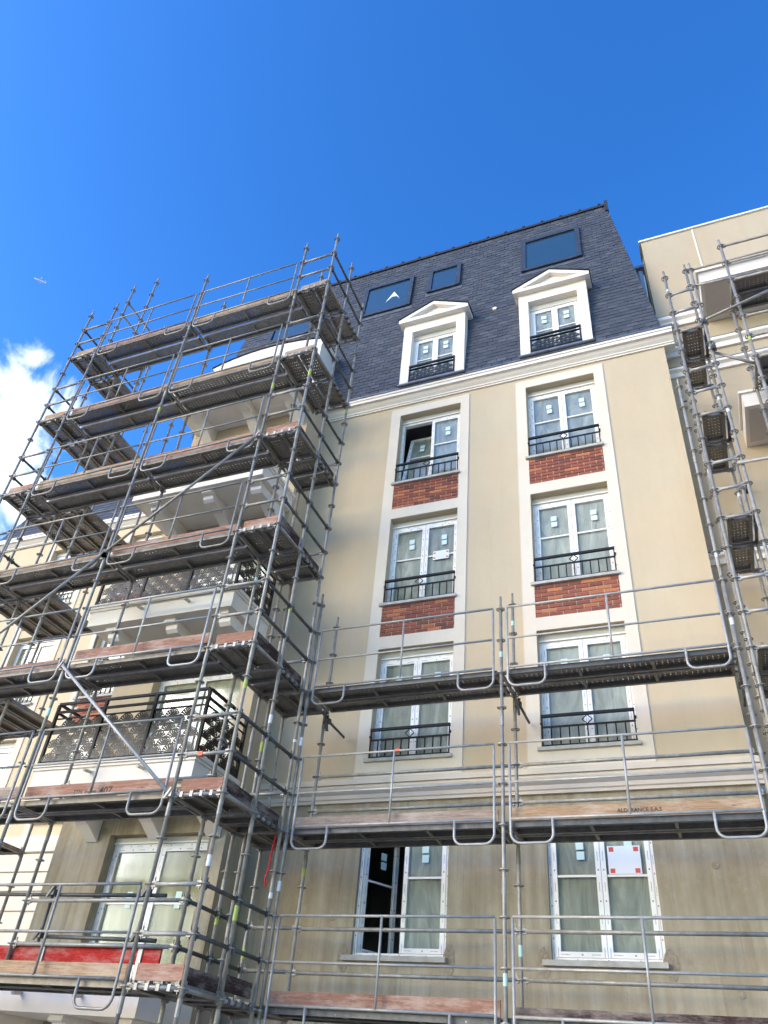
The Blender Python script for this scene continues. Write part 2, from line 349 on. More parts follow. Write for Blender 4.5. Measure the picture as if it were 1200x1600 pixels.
# ------------------------------------------------------------------ main building
bld = THING('apartment_building', 'beige rendered apartment building with slate mansard roof, two dormers and a balcony bay', 'building', (-1, 3, GROUND))
LX0, LX1, LO0, LO1 = -2.703, -1.365, -2.907, -1.178        # left window column: opening, surround
RX0, RX1, RO0, RO1 = 0.0, 1.348, -.200, 1.535              # right window column
XE = 2.711                                                 # right corner of the facade
BX0, BX1, BY = -7.65, -4.52, -.75                          # bay with the balconies
OPZ = {5: (2.8, 4.761), 4: (0., 1.963), 3: (-2.80, -.839), 2: (-5.43, -3.66)}
holes_up = [(a, b, *OPZ[k]) for a, b in ((LX0, LX1), (RX0, RX1)) for k in (5, 4, 3)]
holes_lo = [(a, b, *OPZ[2]) for a, b in ((LX0, LX1), (RX0, RX1))]
OBJ('wall', wall(MB(), BX1-.3, XE, -3.05, 5.2, 0, .35, holes_up), 'beige_render', bld, fix=False)
OBJ('wall', wall(MB(), BX1-.3, XE, GROUND, -3.05, .02, .36, holes_lo), 'concrete', bld, fix=False, label='raw concrete lower wall with streaks')
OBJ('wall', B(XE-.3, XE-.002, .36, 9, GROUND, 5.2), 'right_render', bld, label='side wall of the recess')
for a, b in ((LO0, LO1), (RO0, RO1)):
    ia, ib = (LX0, LX1) if a < -1 else (RX0, RX1)
    hs = [(ia, ib, *OPZ[k]) for k in (5, 4, 3)] + [(ia, ib, 2.8-.602, 2.8), (ia, ib, -.603, 0)]
    OBJ('window_surround', wall(MB(), a, b, -3.05, 4.968, -.022, -.001, hs), 'pale_render', bld, fix=False, label='pale painted window surround band')
# thin expansion-joint beads next to the surrounds
for x in (LO0-.012, LO1+.012, RO0-.012, RO1+.012): OBJ('joint_bead', B(x-.006, x+.006, -.006, .01, -3.05, 4.96), 'grey_trim', bld)
# brick aprons
bl, bh, mj = .205, .060, .0155
brick_me = {}
for nm, x0, x1, zt in (('L5', LX0, LX1, 2.8), ('R5', RX0, RX1, 2.8), ('L4', LX0, LX1, 0.), ('R4', RX0, RX1, 0.)):
    pan = OBJ('brick_panel', B(x0, x1, -.004, .03, zt-.602, zt), 'mortar', bld, label='red brick panel below a window')
    z = zt-.602+.004; row = 0
    while z < zt-.02:
        h = min(bh, zt-.002-z); x = x0+.004-(bl+mj)*(.5 if row % 2 else 0); 
        while x < x1-.008:
            a, b = max(x, x0+.004), min(x+bl, x1-.002)
            if b-a > .005:
                key = (round(b-a, 3), round(h, 3))
                if key not in brick_me: brick_me[key] = B(-(b-a)/2, (b-a)/2, -.011, .008, -h/2, h/2).mesh('brick')
                PUT('brick', brick_me[key], 'brick', pan, ((a+b)/2, -.006-random.random()*.004, z+h/2))
            x += bl+mj
        z += bh+mj; row += 1
# sills
for x0, x1 in ((LX0, LX1), (RX0, RX1)):
    for k in (5, 4, 3, 2):
        z = OPZ[k][0]; e = .05 if k > 2 else .10
        OBJ('window_sill', B(x0-e, x1+e*.6, -.075, .20, z, z+.05) if k > 2 else B(x0-e, x1+.02, -.07, .2, z-.05, z+.012), 'sill', bld)
        if k == 2:
            for xx in (x0-.10, x1+.05):
                mb = MB(); n = 9; pts = []
                for i in range(n):
                    a = 2*math.pi*i/n; pts.append((xx+(.07+.03*random.random())*math.cos(a), z-.02+(.15+.05*random.random())*math.sin(a)))
                OBJ('mortar_patch', mb.prism(pts, 1, .013, .03), 'mortar_patch', bld)

def window(parent, x0, x1, z0, z1, y, film='film', top=.12, stickers=True, openleft=None, paper=None, frame='frame_film', notepos=.5):
    """two-sash white window in an opening; y = front plane of the frame"""
    w = OBJ('window', wall(MB(), x0, x1, z0, z1-top, y, y+.07, [(x0+.045, x1-.045, z0+.05, z1-top-.05)]), 'white_plain', parent)
    if top: OBJ('shutter_box', B(x0, x1, y-.03, y+.09, z1-top, z1), 'shutter', w); OBJ('shutter_lip', B(x0, x1, y-.045, y-.031, z1-top, z1-top+.025), 'white_plain', w)
    mb = MB(); mb.box(x0, x0+.046, y-.012, y, z0, z1-top); mb.box(x1-.046, x1, y-.012, y, z0, z1-top); mb.box(x0+.046, x1-.046, y-.012, y, z0, z0+.05); mb.box(x0+.046, x1-.046, y-.012, y, z1-top-.05, z1-top)
    OBJ('frame_facing', mb, frame, w)
    a0, a1, c0, c1 = x0+.047, x1-.047, z0+.052, z1-top-.052; mid = (a0+a1)/2; sw = .062; bar = c1-(c1-c0)*.42
    for side in (0, 1):
        s0, s1 = (a0, mid-.004) if side == 0 else (mid+.004, a1)
        mb = MB()
        for bx in ((s0, s0+sw, c0, c1), (s1-sw, s1, c0, c1), (s0+sw, s1-sw, c0, c0+sw), (s0+sw, s1-sw, c1-sw, c1)): mb.box(bx[0], bx[1], y-.022, y+.03, bx[2], bx[3])
        parts = [OBJ('sash', mb, frame, w)]
        parts.append(OBJ('glazing_bar', B(s0+sw, s1-sw, y-.012, y-.002, bar-.014, bar+.014), 'white_plain', w))
        parts.append(OBJ('glass_pane', B(s0+sw, s1-sw, y+.001, y+.007, c0+sw, c1-sw), 'glass', w))
        if not (openleft and side == 0 and openleft == 'swung'):
            parts.append(OBJ('plastic_film', B(s0+sw-.01, s1-sw+.01, y+.031, y+.035, c0+sw-.01, c1-sw+.01), film, w))
        if stickers:
            cx = (s0+s1)/2+random.uniform(-.02, .06); zz = c1-sw-(c1-bar)*notepos*.55
            for q in (0, 1): parts.append(OBJ('sticker', B(cx-.05+.005*q, cx+.05+.005*q, y-.004, y-.001, zz-q*.125-.10, zz-q*.125), 'sticker', w))
        if paper and side == 1 and paper == 'big':
            px0, px1, pz0, pz1 = s0+sw+.03, s1-sw-.06, bar+.02, bar+.36
            parts.append(OBJ('paper_sheet', B(px0, px1, y-.0075, y-.0045, pz0, pz1), 'paper', w))
            for qx in (px0+.02, px1-.08):
                for qz in (pz0+.01, pz1-.07): parts.append(OBJ('red_tape', B(qx, qx+.06, y-.0105, y-.008, qz, qz+.055), 'red_tape', w))
        if paper and side == 1 and paper == 'small':
            for q in (0, 1):
                parts.append(OBJ('paper_sheet', B(s0+sw+.10, s1-sw-.09, y-.0155, y-.0125, bar-.10+.11*q, bar-.02+.11*q), 'paper', w))
                for qx in (s0+sw+.11, s1-sw-.14): parts.append(OBJ('red_tape', B(qx, qx+.04, y-.0185, y-.016, bar-.075+.11*q, bar-.05+.11*q), 'red_tape', w))
        if openleft and side == 0:
            if openleft == 'tilted':
                M = Matrix.Translation((0, y+.03, c0)) @ Matrix.Rotation(math.radians(-13), 4, 'X') @ Matrix.Translation((0, -y, -c0))
            else:
                M = Matrix.Translation((s0, y+.03, 0)) @ Matrix.Rotation(math.radians(62), 4, 'Z') @ Matrix.Translation((-s0, -y, 0))
            for p in parts: p.data.transform(M)
    if openleft:
        mb = MB(); X0, X1, Y0, Y1, Z0, Z1 = x0-1.2, x1+1.2, y+.20, y+3.2, z0-.5, z1+.3
        mb.box(X0, X1, Y1, Y1+.05, Z0, Z1); mb.box(X0-.05, X0, Y0, Y1, Z0, Z1); mb.box(X1, X1+.05, Y0, Y1, Z0, Z1); mb.box(X0, X1, Y0, Y1, Z0-.05, Z0); mb.box(X0, X1, Y0, Y1, Z1, Z1+.05)
        OBJ('room_shell', mb, 'room', w)
    return w
YW = .17
for x0, x1, side in ((LX0, LX1, 'L'), (RX0, RX1, 'R')):
    for k in (5, 4, 3, 2):
        z0, z1 = OPZ[k]
        zb = z0+.05 if k > 2 else z0+.012
        kw = {}
        if side == 'L' and k == 5: kw = dict(openleft='tilted')
        if side == 'L' and k == 2: kw = dict(openleft='swung')
        if side == 'L' and k == 4: kw = dict(paper='small')
        if side == 'R' and k == 2: kw = dict(paper='big')
        kw.setdefault('film', 'film_pale' if (side == 'R' and k in (4, 3)) else 'film')
        window(bld, x0, x1, zb, z1, YW if k > 2 else .10, top=.13 if k > 2 else .05, **kw)
def juliet(parent, x0, x1, z, y=-.03):
    r = OBJ('window_railing', MB().box(x0+.012, x1-.012, y-.02, y+.02, z+.50, z+.54), 'black_metal', parent, label='black metal window guard with a diamond')
    OBJ('rail', B(x0+.012, x1-.012, y-.012, y+.012, z+.34, z+.362), 'black_metal', r); OBJ('rail', B(x0+.012, x1-.012, y-.012, y+.012, z+.06, z+.085), 'black_metal', r)
    n = 11
    for i in range(n):
        x = x0+.024+(x1-x0-.048)*i/(n-1)
        OBJ('baluster', B(x-.009, x+.009, y-.009, y+.009, z+.085 if 0 < i < n-1 else z+.045, z+.34 if 0 < i < n-1 else z+.50), 'black_metal', r)
    cx = (x0+x1)/2; d = .069; mb = MB(); P = [(cx-d*1.05, y, z+.431), (cx, y, z+.431+d), (cx+d*1.05, y, z+.431), (cx, y, z+.431-d)]
    for i in range(4): mb.bar(P[i], P[(i+1) % 4], .012, .012, (0, 1, 0))
    OBJ('diamond', mb, 'black_metal', r)
    for x, s in ((x0, 1), (x1, -1)): OBJ('wall_fixing', B(x-.003*s, x+.022*s, y-.01, y+.06, z+.40, z+.425), 'black_metal', r)
for x0, x1 in ((LX0, LX1), (RX0, RX1)):
    for k in (5, 4, 3): juliet(bld, x0, x1, OPZ[k][0])
for x, z in ((-3.02, -4.95), (-.62, -4.4), (2.05, -4.35), (2.1, -5.7), (-1.0, -6.1), (-3.9, -5.6), (.5, -6.0)):
    OBJ('tie_hole_plug', MB().tube([(x, .012, z), (x, .04, z)], .045, 14), 'mortar_patch', bld)
# moulded string course between render and concrete, and the eaves cornice (profiles swept along x)
def course(parent, prof, x0, x1, mat, name, ret=None):
    return OBJ(name, MB().prism(prof, 0, x0, x1), mat, parent)
course(bld, [(.05,-3.40),(-.03,-3.40),(-.03,-3.36),(-.05,-3.345),(-.05,-3.29),(-.09,-3.26),(-.115,-3.20),(-.115,-3.17),(-.15,-3.165),(-.15,-3.11),(-.13,-3.10),(-.13,-3.075),(-.02,-3.045),(.05,-3.045)], BX1, XE+.10, 'grey_trim', 'string_course')
EAVE = [(.1,5.06),(-.035,5.06),(-.035,5.095),(-.06,5.10),(-.06,5.13),(-.11,5.17),(-.145,5.215),(-.15,5.225),(-.205,5.225),(-.205,5.30),(-.225,5.305),(-.225,5.36),(.1,5.36)]
course(bld, EAVE, -4.6, XE+.2, 'white_trim', 'eaves_cornice')
OBJ('gutter_strip', B(-4.6, XE+.22, -.245, .1, 5.361, 5.40), 'zinc', bld)
# ---- mansard roof
AL = math.radians(84); YF, ZF, ZT = -.215, 5.40, 11.02
CA = 1/math.tan(AL); yroof = lambda z: YF+(z-ZF)*CA
xright = lambda z: 2.72-(z-ZF)*.112
xleft = lambda z: -8.05+(z-ZF)*.10
DORM = [(-1.965, 'L'), (.715, 'R')]
mb = wall(MB(), 0, 1, ZF, ZT, 0, .25, [])
mb = MB(); zc_ = 7.36
def rq(xa, xb, za, zb_):
    f = lambda x, z, y: Vector((x(z) if callable(x) else x, yroof(z)+y, z))
    mb.hexa([f(xa, za, .03), f(xb, za, .03), f(xb, za, .3), f(xa, za, .3), f(xa, zb_, .03), f(xb, zb_, .03), f(xb, zb_, .3), f(xa, zb_, .3)])
rq(xleft, lambda z: xright(z)-.02, zc_, ZT)
rq(xleft, DORM[0][0]-.6, ZF, zc_); rq(DORM[0][0]+.6, DORM[1][0]-.6, ZF, zc_); rq(DORM[1][0]+.6, lambda z: xright(z)-.02, ZF, zc_)
mb.box(xleft(ZT)+.1, xright(ZT)-.1, yroof(ZT)+.3, 7, ZT-.2, ZT-.01)
roof = OBJ('mansard_roof', mb, 'slate_dark', bld)
mb = MB(); mb.hexa([Vector((xright(ZF)-.02, yroof(ZF)+.02, ZF)), Vector((xright(ZF)+.012, yroof(ZF)+.02, ZF)), Vector((xright(ZF)+.012, 8, ZF)), Vector((xright(ZF)-.02, 8, ZF)),
         Vector((xright(ZT)-.02, yroof(ZT)+.02, ZT)), Vector((xright(ZT)+.012, yroof(ZT)+.02, ZT)), Vector((xright(ZT)+.012, 7.4, ZT)), Vector((xright(ZT)-.02, 7.4, ZT))])
OBJ('hip_side', mb, 'zinc', roof)
SKY = [(.04, 1.38, 8.86, 10.24, 0), (-2.345, -1.555, 9.12, 10.10, 0), (-4.12, -2.82, 8.80, 10.12, 1), (-6.78, -5.60, 8.78, 9.95, 0)]
slw, exp, sll = .213, .116, .24
cand = []
ns = int((ZT-ZF)/math.sin(AL)/exp)
for j in range(ns):
    s0 = j*exp; zc = ZF+(s0+exp/2)*math.sin(AL); off = (slw/2 if j % 2 else 0)
    xl, xr = xleft(zc), xright(zc); i0 = int((xl-off)/slw)-1
    for i in range(i0, int((xr-off)/slw)+2):
        a, b = max(i*slw+off, xl), min((i+1)*slw+off-.013, xr)
        if b-a < .02: continue
        cx = (a+b)/2
        if any(abs(cx-d) < .66 and zc < 7.45 for d, _ in DORM): continue
        if any(k[0]+.1 < cx < k[1]-.1 and k[2]+.1 < zc < k[3]-.1 for k in SKY): continue
        if BX0+.3 < cx < BX1-.3 and zc < 7.0: continue
        cand.append((cx, zc, a, b, s0))
u = Vector((0, math.cos(AL), math.sin(AL))); nrm = Vector((0, -math.sin(AL), math.cos(AL)))
def slate(mb, a, b, s0):
    jt = random.uniform(-.004, .004); lo, hi = s0+jt, min(s0+sll, (ZT-ZF)/math.sin(AL)); o = Vector((0, YF, ZF)); t0, t1 = .018+random.uniform(-.003, .004), .004
    A = lambda x, s, h: Vector((x, 0, 0))+o+u*s+nrm*h
    mb.hexa([A(a, lo, t0-.008), A(b, lo, t0-.008), A(b, hi, t1-.006), A(a, hi, t1-.006), A(a, lo, t0), A(b, lo, t0), A(b, hi, t1), A(a, hi, t1)], random.uniform(.01, 1))
def vis(c):
    d = (Vector((c[0], yroof(c[1]), c[1]))-CAM).length
    return d + (50 if c[0] < -2.6 else 0)
cand.sort(key=vis)
for c in cand[:300]:
    mb = MB(); slate(mb, c[2], c[3], c[4]); OBJ('slate', mb, 'slate', roof)
mb = MB()
for c in cand[300:]: slate(mb, c[2], c[3], c[4])
OBJ('slate_field', mb, 'slate', roof, kind='stuff')
# ridge capping
x = xleft(ZT)
yt = yroof(ZT)
OBJ('ridge_capping', MB().box(xleft(ZT), xright(ZT)+.04, yt-.05, yt+.10, ZT-.03, ZT+.05), 'slate_dark', roof)
while x < xright(ZT):
    OBJ('ridge_clip', MB().box(x, x+.07, yt-.06, yt+.11, ZT+.045, ZT+.095), 'slate_dark', roof); x += .47
OBJ('ridge_end', MB().box(xright(ZT)-.02, xright(ZT)+.06, yt-.08, yt+.14, ZT-.30, ZT+.12), 'slate_dark', roof)
OBJ('roof_vent', MB().tube([Vector((-.62, YF, ZF))+u*1.83*1.2, Vector((-.62, YF, ZF))+u*1.83*1.2+nrm*.05], .05, 12), 'white_trim', roof)
# skylights
def A(x, z, h): s = (z-ZF)/math.sin(AL); return Vector((x, YF, ZF))+u*s+nrm*h
def slab(mb, x0, x1, z0, z1, h0, h1): mb.hexa([A(x0,z0,h0), A(x1,z0,h0), A(x1,z1,h0), A(x0,z1,h0), A(x0,z0,h1), A(x1,z0,h1), A(x1,z1,h1), A(x0,z1,h1)]); return mb
for x0, x1, z0, z1, pap in SKY:
    mb = MB(); t = .075
    slab(mb, x0-.03, x0+t, z0-.03, z1+.03, 0, .085); slab(mb, x1-t, x1+.03, z0-.03, z1+.03, 0, .085); slab(mb, x0+t, x1-t, z1-t, z1+.03, 0, .085); slab(mb, x0+t, x1-t, z0-.03, z0+t*.7, 0, .075)
    sk = OBJ('skylight', mb, 'frame_grey', roof)
    sk2 = slab(MB(), x0+t, x1-t, z0+t*.7, z1-t, .005, .05)
    OBJ('skylight_pane', sk2, 'roof_glass', roof)
    OBJ('flashing', slab(MB(), x0-.08, x1+.08, z0-.16, z0-.03, .005, .026), 'zinc', roof)
    if pap:
        mb = MB(); P = [(-3.62, 9.18), (-3.42, 9.62), (-3.22, 9.20), (-3.32, 9.36), (-3.45, 9.40)]
        n = len(mb.v); mb.v += [tuple(A(p[0]+.12, p[1], .053)) for p in P] + [tuple(A(p[0]+.12, p[1], .056)) for p in P]
        k = 5; mb.quad([n+4, n+3, n+2, n+1, n]); mb.quad(list(range(n+5, n+10)))
        for i in range(k): j = (i+1) % k; mb.quad((n+i, n+j, n+k+j, n+k+i))
        OBJ('paper_notice', mb, 'paper', roof)
# dormers
for cx, nm in DORM:
    yd, zb, zt, hw = -.275, 5.44, 7.42, .73; ow = .525
    d = OBJ('dormer', wall(MB(), cx-hw, cx+hw, zb, zt, yd, yd+.20, [(cx-ow, cx+ow, zb-.1, 7.16)]), 'white_trim', bld, fix=False, label='white dormer with a triangular pediment')
    mb = MB(); yb = yroof(zt)+.25
    for s in (-1, 1): mb.box(cx+s*(hw-.02), cx+s*(hw-.08), yd+.201, yb+.1, zb, zt)
    OBJ('dormer_cheek', mb, 'zinc', d)
    # cornice and pediment
    ap = zt+.52; e = hw+.10
    mb = MB(); mb.prism([(cx-e, zt), (cx+e, zt), (cx+e, zt+.10), (cx-e, zt+.10)], 1, yd-.13, yb)
    OBJ('pediment_cornice', mb, 'white_trim', d)
    mb = MB(); mb.prism([(cx-e+.16, zt+.101), (cx+e-.16, zt+.101), (cx, ap-.07)], 1, yd-.02, yd+.25); OBJ('tympanum', mb, 'white_trim', d)
    for s in (-1, 1):
        mb = MB(); mb.prism([(cx+s*e, zt+.101), (cx, ap), (cx, ap-.105), (cx+s*(e-.21), zt+.101)], 1, yd-.13, yb); OBJ('raking_cornice', mb, 'white_trim', d)
        mb = MB(); mb.prism([(cx+s*(e+.02), zt+.115), (cx, ap+.012), (cx, ap+.04), (cx+s*(e+.02), zt+.143)], 1, yd-.15, yb+.1); OBJ('dormer_roof', mb, 'slate_dark', d)
    OBJ('dormer_apron', B(cx-hw-.03, cx+hw+.03, yd-.03, yd+.22, zb-.038, zb-.002), 'zinc', d); OBJ('dormer_sill', B(cx-ow, cx+ow, yd-.02, yd+.199, zb-.001, zb+.028), 'zinc', d)
    # window of the dormer
    w0, w1, c0, c1 = cx-ow, cx+ow, zb+.03, 7.16; yy = yd+.17
    OBJ('shutter_box', B(w0, w1, yy-.02, yy+.08, c1-.16, c1), 'shutter', d)
    mb = wall(MB(), w0, w1, c0, c1-.16, yy, yy+.06, [(w0+.05, w1-.05, c0+.05, c1-.21)]); OBJ('window_frame', mb, 'white_plain', d)
    for s0, s1 in ((w0+.051, cx-.003), (cx+.003, w1-.051)):
        OBJ('sash', wall(MB(), s0, s1, c0+.052, c1-.212, yy-.018, yy+.02, [(s0+.06, s1-.06, c0+.112, c1-.272)]), 'frame_film', d)
        OBJ('glass_pane', B(s0+.06, s1-.06, yy-.002, yy+.003, c0+.112, c1-.272), 'glass', d); OBJ('plastic_film', B(s0+.05, s1-.05, yy+.021, yy+.025, c0+.1, c1-.26), 'film', d)
        OBJ('glazing_bar', B(s0+.06, s1-.06, yy-.012, yy-.004, 6.28, 6.305), 'white_plain', d)
        for q in (0, 1): OBJ('sticker', B((s0+s1)/2-.05, (s0+s1)/2+.06, yy-.007, yy-.004, 6.66-q*.135, 6.76-q*.135), 'sticker', d)
    for z, h in ((5.93, .045), (5.84, .022), (5.49, .022)): OBJ('railing_bar', B(w0, w1, yd-.02, yd+.02, z, z+h), 'black_metal', d)
    for x in (w0+.02, w1-.02): OBJ('railing_post', B(x-.014, x+.014, yd-.018, yd+.018, 5.44, 5.93), 'black_metal', d)
FANR = .14
def fan_mesh(R=FANR, rays=9):
    mb = MB(); th = .003; n = 10
    for i in range(n):
        a, b = math.pi*i/n, math.pi*(i+1)/n
        P = [Vector((math.cos(q)*r, y, math.sin(q)*r)) for y in (-th, th) for q, r in ((a, R*.90), (a, R), (b, R), (b, R*.90))]
        mb.hexa([P[0], P[1], P[2], P[3], P[4], P[5], P[6], P[7]])
    for i in range(rays):
        a = math.pi*(i+.5)/rays; c = Vector((math.cos(a), 0, math.sin(a))); t = Vector((-c.z, 0, c.x)); w0, w1 = .005, .0150*R/.135; r0, r1 = R*.16, R*.86
        P = [c*r+t*w*s+Vector((0, y, 0)) for y in (-th, th) for r, w, s in ((r0, w0, -1), (r1, w1, -1), (r1, w1, 1), (r0, w0, 1))]
        mb.hexa(P)
    mb.hexa([Vector(p) for p in ((-.022,-th,0),(.022,-th,0),(.014,-th,.022),(-.014,-th,.022),(-.022,th,0),(.022,th,0),(.014,th,.022),(-.014,th,.022))])
    me = mb.mesh('fan'); fixn(me); return me
FAN = fan_mesh(); FANS = fan_mesh(.085, 7)
for cx, nm in DORM:
    d = [o for o in bld.children if o.name.startswith('dormer')][0 if nm == 'L' else 1]
    for j in range(4):
        for i in range(6 - j % 2):
            x = cx-.535+.10+i*.17+(.085 if j % 2 else 0)
            PUT('railing_fan', FANS, 'iron_fan', d, (x, -.285+j*.0065, 5.51+j*.078))
# ---- bay with balconies
BZ = [-6.05, -3.25, -.45, 2.35, 5.15]
bayholes = lambda lo, hi: [(-6.62, -4.80, z+.02, z+2.08) for z in BZ[:4] if lo <= z < hi]
BT = .40
OBJ('bay_wall', wall(MB(), BX0+.18, BX1, -3.62, 5.30, BY, BY+.35, [(-6.62, -4.80, z+.02, z+2.08) for z in BZ[1:4]]), 'beige_render', bld, fix=False)
OBJ('bay_wall', wall(MB(), BX0, BX1, GROUND, -3.62, BY+.015, BY+.36, [(-6.62, -4.80, BZ[0]+.02, BZ[0]+2.08)]), 'concrete', bld, fix=False, label='raw concrete bay wall')
for x0, x1 in ((BX1-.3, BX1-.001), (BX0+.181, BX0+.48)):
    OBJ('bay_return', B(x0, x1, BY+.351, .0 if x0 > -5 else 6, -3.62, 5.30), 'beige_render', bld); OBJ('bay_return', B(x0, x1, BY+.361, 0. if x0 > -5 else 6, GROUND, -3.62), 'concrete', bld)
for i, z in enumerate(BZ[:4]):
    window(bld, -6.62, -4.80, z+.02, z+2.08, BY+.20, film='film_warm' if i < 2 else 'film', top=.10, stickers=(i < 2), notepos=1.3)
def balcony(z, rail):
    b = OBJ('balcony', MB().box(-7.40, -4.50, -1.90, BY-.002, z-BT+.03, z-.06), 'white_trim', bld, label='white balcony slab on corbels' + (' with a black fan-pattern railing' if rail else ''))
    OBJ('slab_edge', MB().box(-7.45, -4.45, -1.95, BY-.004, z-.06, z), 'white_trim', b)
    OBJ('drip_mould', wall(MB(), -7.42, -4.48, -1.92, BY-.006, z-.10, z-.061, []) if 0 else MB().box(-7.425, -4.475, -1.925, BY-.006, z-.10, z-.061), 'white_trim', b)
    for x in (-6.95, -5.75, -4.72):
        prof = [(BY-.003, z-BT+.029), (-1.78, z-BT+.029), (-1.80, z-BT-.03), (-1.76, z-BT-.045), (-1.70, z-BT-.05), (-1.69, z-BT-.12), (-1.63, z-BT-.165), (-1.52, z-BT-.17), (-1.30, z-BT-.155), (-1.05, z-BT-.25), (BY-.003, z-BT-.42)]
        OBJ('corbel', MB().prism(prof, 0, x-.11, x+.11), 'white_trim', b)
    for x in (-6.3, -5.35):
        OBJ('drain_spout', MB().tube([(x, -1.89, z-.17), (x, -2.05, z-.19)], .025, 10), 'grey_trim', b)
    if not rail: return
    y0, x0, x1 = -1.88, -7.38, -4.53; rl = BY-.005
    mb = MB()
    for h, w in ((1.0, .045), (.86, .03), (.03, .02)):
        OBJ('railing_bar', B(x0, x1, y0-w/2, y0+w/2, z+h-.018, z+h+.018), 'black_metal', b); OBJ('railing_bar', B(x1-w/2, x1+w/2, y0+.03, rl, z+h-.018, z+h+.018), 'black_metal', b); OBJ('railing_bar', B(x0-w/2, x0+w/2, y0+.03, rl, z+h-.018, z+h+.018), 'black_metal', b)
    OBJ('railing_bar', B(x0, x1, y0-.01, y0+.01, z+.735, z+.755), 'black_metal', b); OBJ('railing_bar', B(x1-.01, x1+.01, y0+.03, rl, z+.735, z+.755), 'black_metal', b)
    for x in (x0, -6.43, -5.48, x1):
        OBJ('railing_post', B(x-.022, x+.022, y0-.022, y0+.022, z, z+.98), 'black_metal', b)
    OBJ('railing_post', B(x1-.022, x1+.022, rl-.05, rl, z, z+.98), 'black_metal', b)
    for j in range(6):
        n = int((x1-x0)/(2*FANR))
        for i in range(n - j % 2):
            PUT('railing_fan', FAN, 'iron_fan', b, (x0+FANR+.01+i*2*FANR+(FANR if j % 2 else 0), y0-.016+j*.0065, z+.045+j*.112))
        for i in range(4 - j % 2):
            PUT('railing_fan', FAN, 'iron_fan', b, (x1+.016-j*.0065, y0+FANR+.01+i*2*FANR+(FANR if j % 2 else 0), z+.045+j*.112), math.pi/2)
for z in BZ: balcony(z, z in (-3.25, -.45))
# wide arched dormer over the bay
mb = MB(); P = [(-7.45, 5.15), (-4.55, 5.15), (-4.55, 6.95)]
for i in range(13):
    t = i/12; P.append((-4.45-3.1*t, 6.97+.40*math.sin(math.pi*min(1, max(0, .06+.88*t)))**.6))
P.append((-7.45, 6.95))
OBJ('arched_dormer', MB().prism(P, 1, BY, 1.2), 'white_trim', bld)
P2 = [(-4.44-3.12*i/12, 6.976+.405*math.sin(math.pi*(.06+.88*i/12))**.6) for i in range(13)]; P2 += [(x, z+.02) for x, z in reversed(P2)]
OBJ('arched_dormer_roof', MB().prism(P2, 1, BY-.03, 1.3), 'slate_dark', bld)
course(bld, [(BY+.1,5.16),(BY-.06,5.16),(BY-.1,5.28),(BY-.1,5.36),(BY+.1,5.36)], BX0+.1, BX1+.1, 'white_trim', 'eaves_cornice')
# ------------------------------------------------------------------ far wing on the left
YL = 2.1
far = THING('apartment_wing', 'sunlit cream wing with slate roof behind the left end of the scaffolding', 'building', (-11.5, 4, GROUND))
FX = [-13.25, -10.55]
fh = [(x-.67, x+.67, *OPZ[k]) for x in FX for k in (5, 4, 3)]
OBJ('wall', wall(MB(), -15.95, -7.75, -3.05, 5.2, YL, YL+.3, fh), 'far_render', far, fix=False)
OBJ('wall', MB().box(-15.95, -15.65, YL+.301, 9, GROUND, 5.2), 'far_render', far)
z = GROUND
while z < -3.3:
    OBJ('rusticated_course', MB().box(-16.0, -7.75, YL-.03, YL+.3, z, z+.33), 'pale_render', far); z += .36
OBJ('wall', B(-15.9, -7.75, YL+.02, YL+.29, GROUND, -3.06), 'grey_trim', far)
course(far, [(YL+.05,-3.36),(YL-.07,-3.36),(YL-.11,-3.26),(YL-.15,-3.165),(YL-.15,-3.10),(YL-.02,-3.05),(YL+.05,-3.05)], -16.05, -7.75, 'white_trim', 'string_course')
course(far, [(y+YL, z) for y, z in EAVE], -16.15, -7.75, 'white_trim', 'eaves_cornice')
for x in FX:
    for k in (5, 4, 3):
        z0, z1 = OPZ[k]
        window(far, x-.67, x+.67, z0+.05, z1, YL+.17, film='film_warm', stickers=False, frame='white_plain')
        OBJ('window_sill', B(x-.72, x+.72, YL-.08, YL+.2, z0, z0+.05), 'sill', far)
        juliet(far, x-.67, x+.67, z0, YL-.03)
        if k > 3:
            pan = OBJ('brick_panel', B(x-.67, x+.67, YL-.006, YL+.02, z0-.602, z0), 'mortar', far)
            zz = z0-.595; row = 0
            key = ('far',); 
            if key not in brick_me: brick_me[key] = B(-bl/2, bl/2, -.011, .008, -bh/2, bh/2).mesh('brick')
            while zz < z0-.05:
                for i in range(6 - row % 2): PUT('brick', brick_me[key], 'brick', pan, (x-.545+i*(bl+mj)+(.108 if row % 2 else 0), YL-.010, zz+bh/2))
                zz += bh+mj; row += 1
    for a, b in ((x-.86, x-.67), (x+.67, x+.86)): OBJ('window_surround', B(a, b, YL-.022, YL-.001, -3.05, 4.968), 'pale_render', far)
mb = MB(); mb.hexa([Vector(p) for p in ((-16.1,YL-.2,5.37),(-7.7,YL-.2,5.37),(-7.7,8,5.37),(-16.1,8,5.37),(-15.5,YL+.3,7.1),(-7.7,YL+.3,7.1),(-7.7,7.5,7.1),(-15.5,7.5,7.1))])
fr = OBJ('mansard_roof', mb, 'slate_dark', far)
mb = MB(); n = 13; ll = math.hypot(.5, 1.73); uu = Vector((0, .5, 1.73)).normalized(); nn = Vector((0, -uu.z, uu.y))
